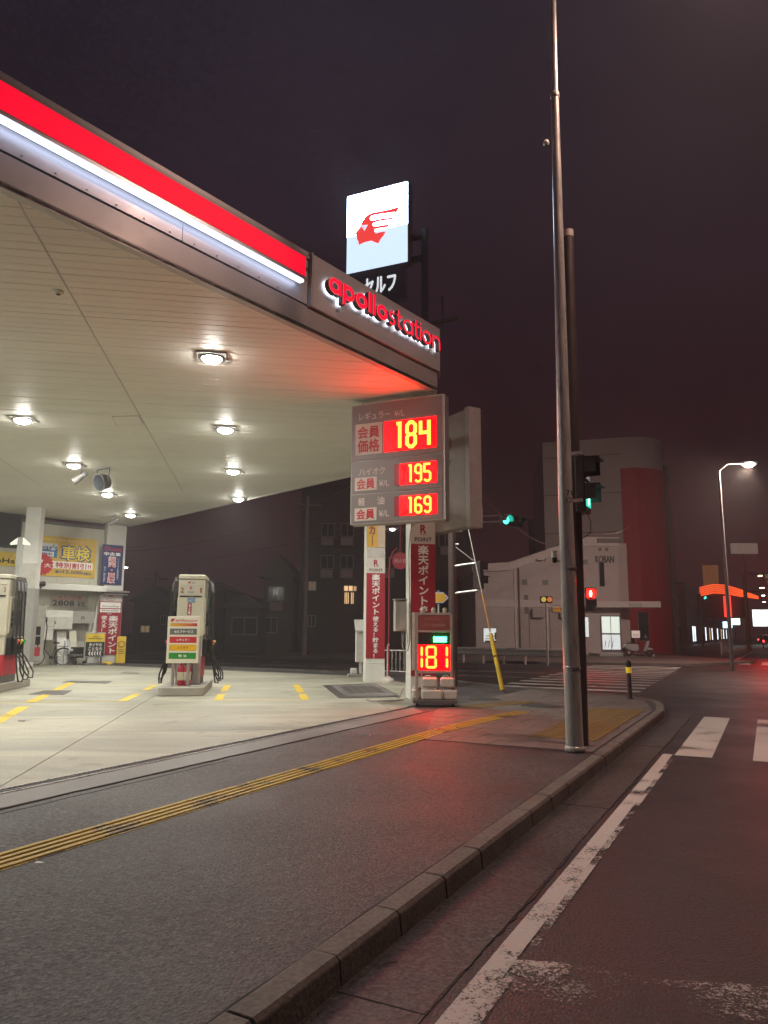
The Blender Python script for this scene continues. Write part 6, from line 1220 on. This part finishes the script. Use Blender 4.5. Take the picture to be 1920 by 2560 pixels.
for i, (s_, lab, h_) in enumerate(((66, 'tall white blade sign on the brown narrow building', 7.4), (90, 'vertical board sign on the pale low shop', 6.0))):
    o = thing('blade_sign', lab, 'sign', (*ST(s_ + 7, -11.4 + 1.1 * i), 0), ROADA + R(90)); MB().bb(-.12, .12, -.8, .8, h_ - 2.8, h_).build('panel', M('blade_pale', (.38, .33, .31), .5, var=.2, scale=3), o, .02); MB().bb(-.03, .03, .8, 1.0, h_ - .4, h_ - .3).build('arm', dgrey, o)
# orange neon roof and red vertical sign
neon = M('neon_orange', (.5, .05, .01), .4, var=.2, scale=2, emit=1.5, ecol=(1, .10, .02)); neon_y = M('neon_amber', (.8, .4, .1), .4, var=0, emit=4, ecol=(1, .42, .06))
nc = A(1805, 1490, 100); o = thing('neon_roof_sign', 'glowing orange curved roof sign far down the street', 'neon sign', (nc[0], nc[1], 0), R(-35)); zn_ = lambda y: A(1805, y, 100)[2]
for q in range(5):
    pts = [(-2.8, zn_(1468 + q * 5)), (-1.0, zn_(1461 + q * 5)), (.6, zn_(1464 + q * 5)), (2.2, zn_(1475 + q * 4)), (4.4, zn_(1494 + q * 1.0))]; MB().ribbon(pts, .16, -.05, .05).build('neon_band', neon, o)
MB().bb(-2.6, 2.4, .2, 2.2, zn_(1545), zn_(1475)).build('canopy_box', M('neon_box', (.12, .03, .02), .6), o)
c = A(1819, 1518, 99); o = thing('neon_sign', 'vertical amber and red neon blade sign under the orange roof', 'neon sign', c, R(-25)); MB().bb(-.45, .45, 0, .3, -1.3, 1.5).build('box', M('neon_red', (.4, .02, .02), .4, var=0, emit=1.6, ecol=(1, .05, .03)), o); MB().bb(-.14, .14, -.02, 0, -1.1, 1.3).build('tube', neon_y, o)
# far lit panels, lamps, signals
def glowbox(name, lab, cat, px, py, Y, w, h, mat, post=True):
    c = A(px, py, Y); o = thing(name, lab, cat, (c[0], c[1], 0)); MB().bb(-w / 2, w / 2, 0, .25, c[2] - h / 2, c[2] + h / 2).build('face', mat, o, .03); MB().bb(-w / 2 - .06, w / 2 + .06, .26, .4, c[2] - h / 2 - .06, c[2] + h / 2 + .06).build('case', dgrey, o)
    if post: MB().cyl((0, .3, 0), (0, .3, c[2] - h / 2), .07, n=8).build('post', dgrey, o)
    return o
glowbox('shop_sign', 'pale blue lit shop sign low at the far pavement', 'sign', 1820, 1562, 95, 1.1, .8, M('glow_blue', (.5, .7, .9), .4, var=0, emit=3, ecol=(.5, .78, 1)))
glowbox('shop_sign', 'white and green lit shop sign beside the blue one', 'sign', 1838, 1545, 110, 1.4, 2.0, M('glow_green', (.5, .8, .6), .4, var=0, emit=2, ecol=(.7, 1, .85)))
glowbox('shop_sign', 'bright white lit shop front board at the picture edge', 'sign', 1910, 1545, 120, 3.4, 2.6, M('glow_white', (.8, .8, .8), .4, var=0, emit=3, ecol=(.9, 1, .92)))
glowbox('shop_sign', 'faint amber lettered board above the orange roof sign', 'sign', 1778, 1450, 125, 2.6, 5.0, M('glow_faint', (.2, .08, .05), .5, var=.6, scale=2, emit=.12, ecol=(1, .35, .12)))
glowbox('road_sign_board', 'pale blank overhead road sign board above the far street', 'road sign', 1862, 1371, 70, 2.5, 1.0, M('board_pale', (.5, .42, .38), .5, var=.05, emit=.12, ecol=(1, .7, .55)))
def lamp_post(lab, px, py, Y, arm, em, base_px=None, rad_=.16, power=0, lens_c=(1, .96, .88), arm_y=0.0):
    c = A(px, py, Y); o = thing('street_lamp', lab, 'street lamp', (c[0] + arm, c[1] - arm_y, 0), 0, 'street lamps along the streets'); z = c[2]
    MB().cyl((0, 0, 0), (0, 0, z - .25), .09, .05, 12).tube([(0, 0, z - .27), (-arm * .3, arm_y * .3, z + .05), (-arm, arm_y, z + .1)], .035, 8).build('pole', steel, o)
    h_ = MB().bb(-arm - .32, -arm + .32, arm_y - .13, arm_y + .13, z + .02, z + .14).build('head', grey, o, .03); m_ = M('lens_%g_%g' % (em, lens_c[2]), (.9, .9, .9), .4, var=0, emit=em, ecol=lens_c); MB().lathe([(0, -.06), (rad_ * .7, -.05), (rad_, .02), (rad_, .03)], (-arm, arm_y, z), 14).build('lens', m_, h_)
    if power: area_light('street_lamp_light', (c[0], c[1], z - .1), power, .4, (1, .70, .58), target=(c[0] - 6, c[1] + 9, 0), spread=180)
lamp_post('dazzling white street lamp beyond the tall building, brightest in the street', 1872, 1163, 32, -1.35, 500, rad_=.20, power=1600)
lamp_post('small lit street lamp seen below the price board', 981, 1324, 42, -.55, 26, rad_=.16)
lamp_post('small lit street lamp beyond the used car banner', 313, 1419, 62, -.7, 18, rad_=.2)
for i, (px, py, Y) in enumerate(((1905, 1470, 110), (1908, 1489, 140), (1910, 1505, 170))): lamp_post(['highest of three far street lamps at the picture edge', 'middle of three far street lamps at the picture edge', 'lowest of three far street lamps at the picture edge'][i], px, py, Y, .9, 25, rad_=.3)
lamp_post('amber street lamp under the far gantry at the picture edge', 1900, 1440, 80, .8, 20, rad_=.22, lens_c=(1, .55, .25))
c = A(1768, 1494, 92); car_signal('small far vehicle signal glowing green before the orange roof', c, R(15), 'green', 14, .9)
o = thing('signal_pole', 'slim pole carrying the small far green signal', 'signal pole', (c[0] - .7, c[1] + .4, 0)); MB().cyl((0, 0, 0), (0, 0, c[2] + .5), .1, n=10).build('shaft', dgrey, o); MB().cyl((0, 0, c[2]), (.7, -.3, c[2]), .04, n=6).build('arm', dgrey, o)
# brown gantry post with bars and a red vehicle signal just beyond the frame edge
gx = A(1868, 1560, 66); o = thing('signal_gantry', 'orange-brown gantry post with long arms at the picture edge', 'gantry', (gx[0], gx[1], 0)); gm_ = M('gantry_brown', (.30, .14, .08), .5); MB().cyl((0, 0, 0), (0, 0, A(1868, 1435, 66)[2]), .16, .13, 12).build('post', gm_, o)
for y_ in (1434, 1479): z = A(1868, y_, 66)[2]; MB().cyl((.0, 0, z), (5.5, -.5, z + .1), .09, n=10).build('arm', gm_, o)
c = A(1938, 1440, 50); car_signal('red vehicle signal on the gantry arm at the picture edge', c, R(-30), 'red', 1700, 1.2)
# cars far ahead: rear lights glowing
def car(lab, px, Y, rz, col, lamps=True):
    c = G(px, 1600, 0); p = A(px, 1590, Y); o = thing('car', lab, 'car', (p[0], p[1], 0), rz); bm = M('car_' + lab.split()[0], col, .3, .2, var=.05)
    prof_ = [(-2.1, .35), (-2.1, .75), (-1.95, .95), (-1.2, 1.02), (-.7, 1.45), (.9, 1.47), (1.6, 1.05), (2.05, .95), (2.1, .35)]
    MB().prismx(prof_, -.83, .83).build('body', bm, o, .06); MB().prismx([(-1.15, 1.03), (-.68, 1.40), (.85, 1.42), (1.48, 1.06)], -.835, .835).build('side_glass', glass, o); MB().prismx([(-2.02, .98), (-1.22, 1.05), (-.74, 1.42), (-.80, 1.43), (-1.3, 1.07)], -.68, .68).build('rear_window', glass, o)
    for sx_ in (-1, 1):
        for y in (-1.3, 1.3): w_ = MB().cyl((sx_ * .70, y, .32), (sx_ * .86, y, .32), .32, n=18).build('wheel', rubber, o); MB().cyl((sx_ * .861, y, .32), (sx_ * .87, y, .32), .19, n=14).build('rim', alu, w_)
        MB().bb(sx_ * .78 - .14 * (sx_ > 0), sx_ * .78 + .14 * (sx_ < 0), -2.125, -2.10, .68, .88).build('tail_light', M('tail_red', (.4, .01, .01), .3, var=0, emit=12, ecol=(1, .03, .03)), o, .01)
    box('number_plate', wink, o, -.17, .17, -2.115, -2.105, .5, .62); return o
car('silver car with red tail lights ahead at the picture edge', 1925, 88, -R(27), (.35, .34, .35)); car('dark car with red tail lights farther ahead', 1908, 118, -R(27), (.03, .03, .035))
# ---- dark houses left of the crossing, behind the forecourt
def house(lab, px0, px1, Y, ytop, mat, gable=0.0, depth=9, wins=(), name='house'):
    xa, xb = PXm(px0, Y), PXm(px1, Y); h = A((px0 + px1) / 2, ytop, Y)[2]; o = thing(name, lab, 'house' if name == 'house' else 'building', (xa, Y, 0)); w = xb - xa
    MB().bb(0, w, 0, depth, 0, h).build('wall', mat, o)
    if gable: MB().prismy([(-.4, h - .1), (w + .4, h - .1), (w / 2, h + gable)], -.4, depth + .3).build('roof', M('roof_tile_dark', (.07, .06, .06), .7, var=.3, scale=4), o)
    else: MB().bb(-.1, w + .1, -.1, depth, h, h + .3).build('roof', dgrey, o)
    for (p0, q0, p1, q1, mt) in wins:
        a_, b2 = PXm(p0, Y) - xa, PXm(p1, Y) - xa; za, zb2 = A(p0, q1, Y)[2], A(p0, q0, Y)[2]; w_ = MB().bb(a_ - .06, b2 + .06, -.06, 0, za - .06, zb2 + .06).build('window', fr_, o); MB().bb(a_, b2, -.075, -.061, za, zb2).build('pane', mt, w_); MB().bb((a_ + b2) / 2 - .03, (a_ + b2) / 2 + .03, -.085, -.0755, za, zb2).build('mullion', fr_, w_)
        if mt is glass and zb2 > 4: MB().bb(b2 - .9, b2, -.42, -.08, za - .75, za - .15).build('air_conditioner', M('ac_pale', (.22, .2, .19), .6, var=.1), o, .03)
    return o
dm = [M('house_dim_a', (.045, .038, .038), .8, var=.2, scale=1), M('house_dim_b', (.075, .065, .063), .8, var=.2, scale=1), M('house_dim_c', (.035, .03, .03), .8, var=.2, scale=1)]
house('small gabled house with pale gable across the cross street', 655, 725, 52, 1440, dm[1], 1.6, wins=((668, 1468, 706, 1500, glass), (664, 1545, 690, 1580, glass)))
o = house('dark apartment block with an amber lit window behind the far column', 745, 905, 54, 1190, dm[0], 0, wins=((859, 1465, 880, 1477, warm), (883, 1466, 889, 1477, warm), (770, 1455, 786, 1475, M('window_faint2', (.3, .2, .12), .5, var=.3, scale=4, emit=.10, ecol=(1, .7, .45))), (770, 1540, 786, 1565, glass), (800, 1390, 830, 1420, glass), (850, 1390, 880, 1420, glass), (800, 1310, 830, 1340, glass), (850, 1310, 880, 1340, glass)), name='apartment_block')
for q in range(7): u = PXm(861 + q * 4, 54) - PXm(745, 54); MB().bb(u, u + .06, -.5, -.45, A(870, 1510, 54)[2], A(870, 1482, 54)[2]).build('balcony_bar', warm if q in (0, 1, 2, 4, 5) else dgrey, o)  # window light put into most bars as a warm glow
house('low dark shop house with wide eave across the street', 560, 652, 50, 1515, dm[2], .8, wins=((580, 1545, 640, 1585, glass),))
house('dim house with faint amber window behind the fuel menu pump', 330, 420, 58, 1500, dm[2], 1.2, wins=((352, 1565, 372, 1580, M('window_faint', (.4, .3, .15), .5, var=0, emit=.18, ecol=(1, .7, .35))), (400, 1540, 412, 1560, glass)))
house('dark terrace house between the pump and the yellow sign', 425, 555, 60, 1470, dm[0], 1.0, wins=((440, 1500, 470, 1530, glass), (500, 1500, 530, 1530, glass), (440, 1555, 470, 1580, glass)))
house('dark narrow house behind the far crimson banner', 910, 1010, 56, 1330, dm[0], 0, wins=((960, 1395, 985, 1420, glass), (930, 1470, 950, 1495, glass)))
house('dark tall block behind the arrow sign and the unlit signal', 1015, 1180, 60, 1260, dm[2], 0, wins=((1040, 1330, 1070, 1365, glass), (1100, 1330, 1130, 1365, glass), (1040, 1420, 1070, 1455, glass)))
bp2 = MB().prism([(a[0] - 6, a[1] + 3.2), (-9, 52), (-12, 62), (-60, 80), (-60, 66), (a[0] - 40, a[1] + 25)], -.05, .12).build('pavement', m_paver); tag(bp2, kind='structure')
# utility poles and overhead wires
def upole(lab, px, Y, top):
    p = A(px, 1600, Y); o = thing('utility_pole', lab, 'utility pole', (p[0], p[1], 0), R(20), 'utility poles across the street'); h = A(px, top, Y)[2]; MB().cyl((0, 0, 0), (0, 0, h), .17, .11, 12).build('shaft', M('pole_concrete', (.13, .115, .11), .8), o); MB().bb(-.9, .9, -.05, .05, h - .6, h - .5).build('crossarm', dgrey, o); return (p[0], p[1], h)
P1 = upole('concrete utility pole rising beside the dark apartment block', 760, 46, 1240); P2 = upole('thin utility pole behind the fuel menu pump', 467, 56, 1425); P3 = upole('utility pole left of the pump, near the yellow sign', 383, 60, 1430)
def wire(lab, a_, b2, sag, r_=.014):
    o = thing('overhead_wire', lab, 'wire', (0, 0, 0), 0, 'overhead wires'); pts = [tuple(a_[i] + (b2[i] - a_[i]) * t - (sag * 4 * t * (1 - t) if i == 2 else 0) for i in range(3)) for t in [q / 14 for q in range(15)]]; MB().tube(pts, r_, 5).build('strand', M('wire_dark', (.16, .14, .14), .5), o)
wire('highest overhead wire running up behind the price board', A(308, 1378, 40), A(1000, 1150, 34), 1.0); wire('second overhead wire sagging towards the used car banner', A(308, 1362, 41), A(420, 1318, 40), .5)
wire('low overhead wire crossing behind the menu pump', A(500, 1398, 50), A(1010, 1262, 40), .5); wire('lowest pale overhead wire behind the apartment block', A(620, 1372, 50), A(1010, 1305, 42), .3); wire('dark wire from the brown pole across to the koban', A(1455, 1330, 20), A(1580, 1310, 50), .3, .012)
wire('dark wire running from the blank board over the green signal', A(1190, 1225, 22), A(1400, 1360, 48), .6, .012)
# ================================================================ volume added to imitate windscreen glare around the lights: haze
hz_o = MB().bb(-310, 310, -70, 610, -1.0, 27).build('glare_haze', None); hz_o.data.materials.clear()
hm = bpy.data.materials.new('glare_volume'); hm.use_nodes = True; hn = hm.node_tree; hn.nodes.clear(); ho = hn.nodes.new('ShaderNodeOutputMaterial'); hv = hn.nodes.new('ShaderNodeVolumePrincipled')
hv.inputs['Color'].default_value = (.9, .88, .88, 1); hv.inputs['Density'].default_value = 0.0020; hv.inputs['Anisotropy'].default_value = 0.25
hn.links.new(hv.outputs[0], ho.inputs['Volume']); hz_o.data.materials.append(hm); tag(hz_o, kind='stuff')
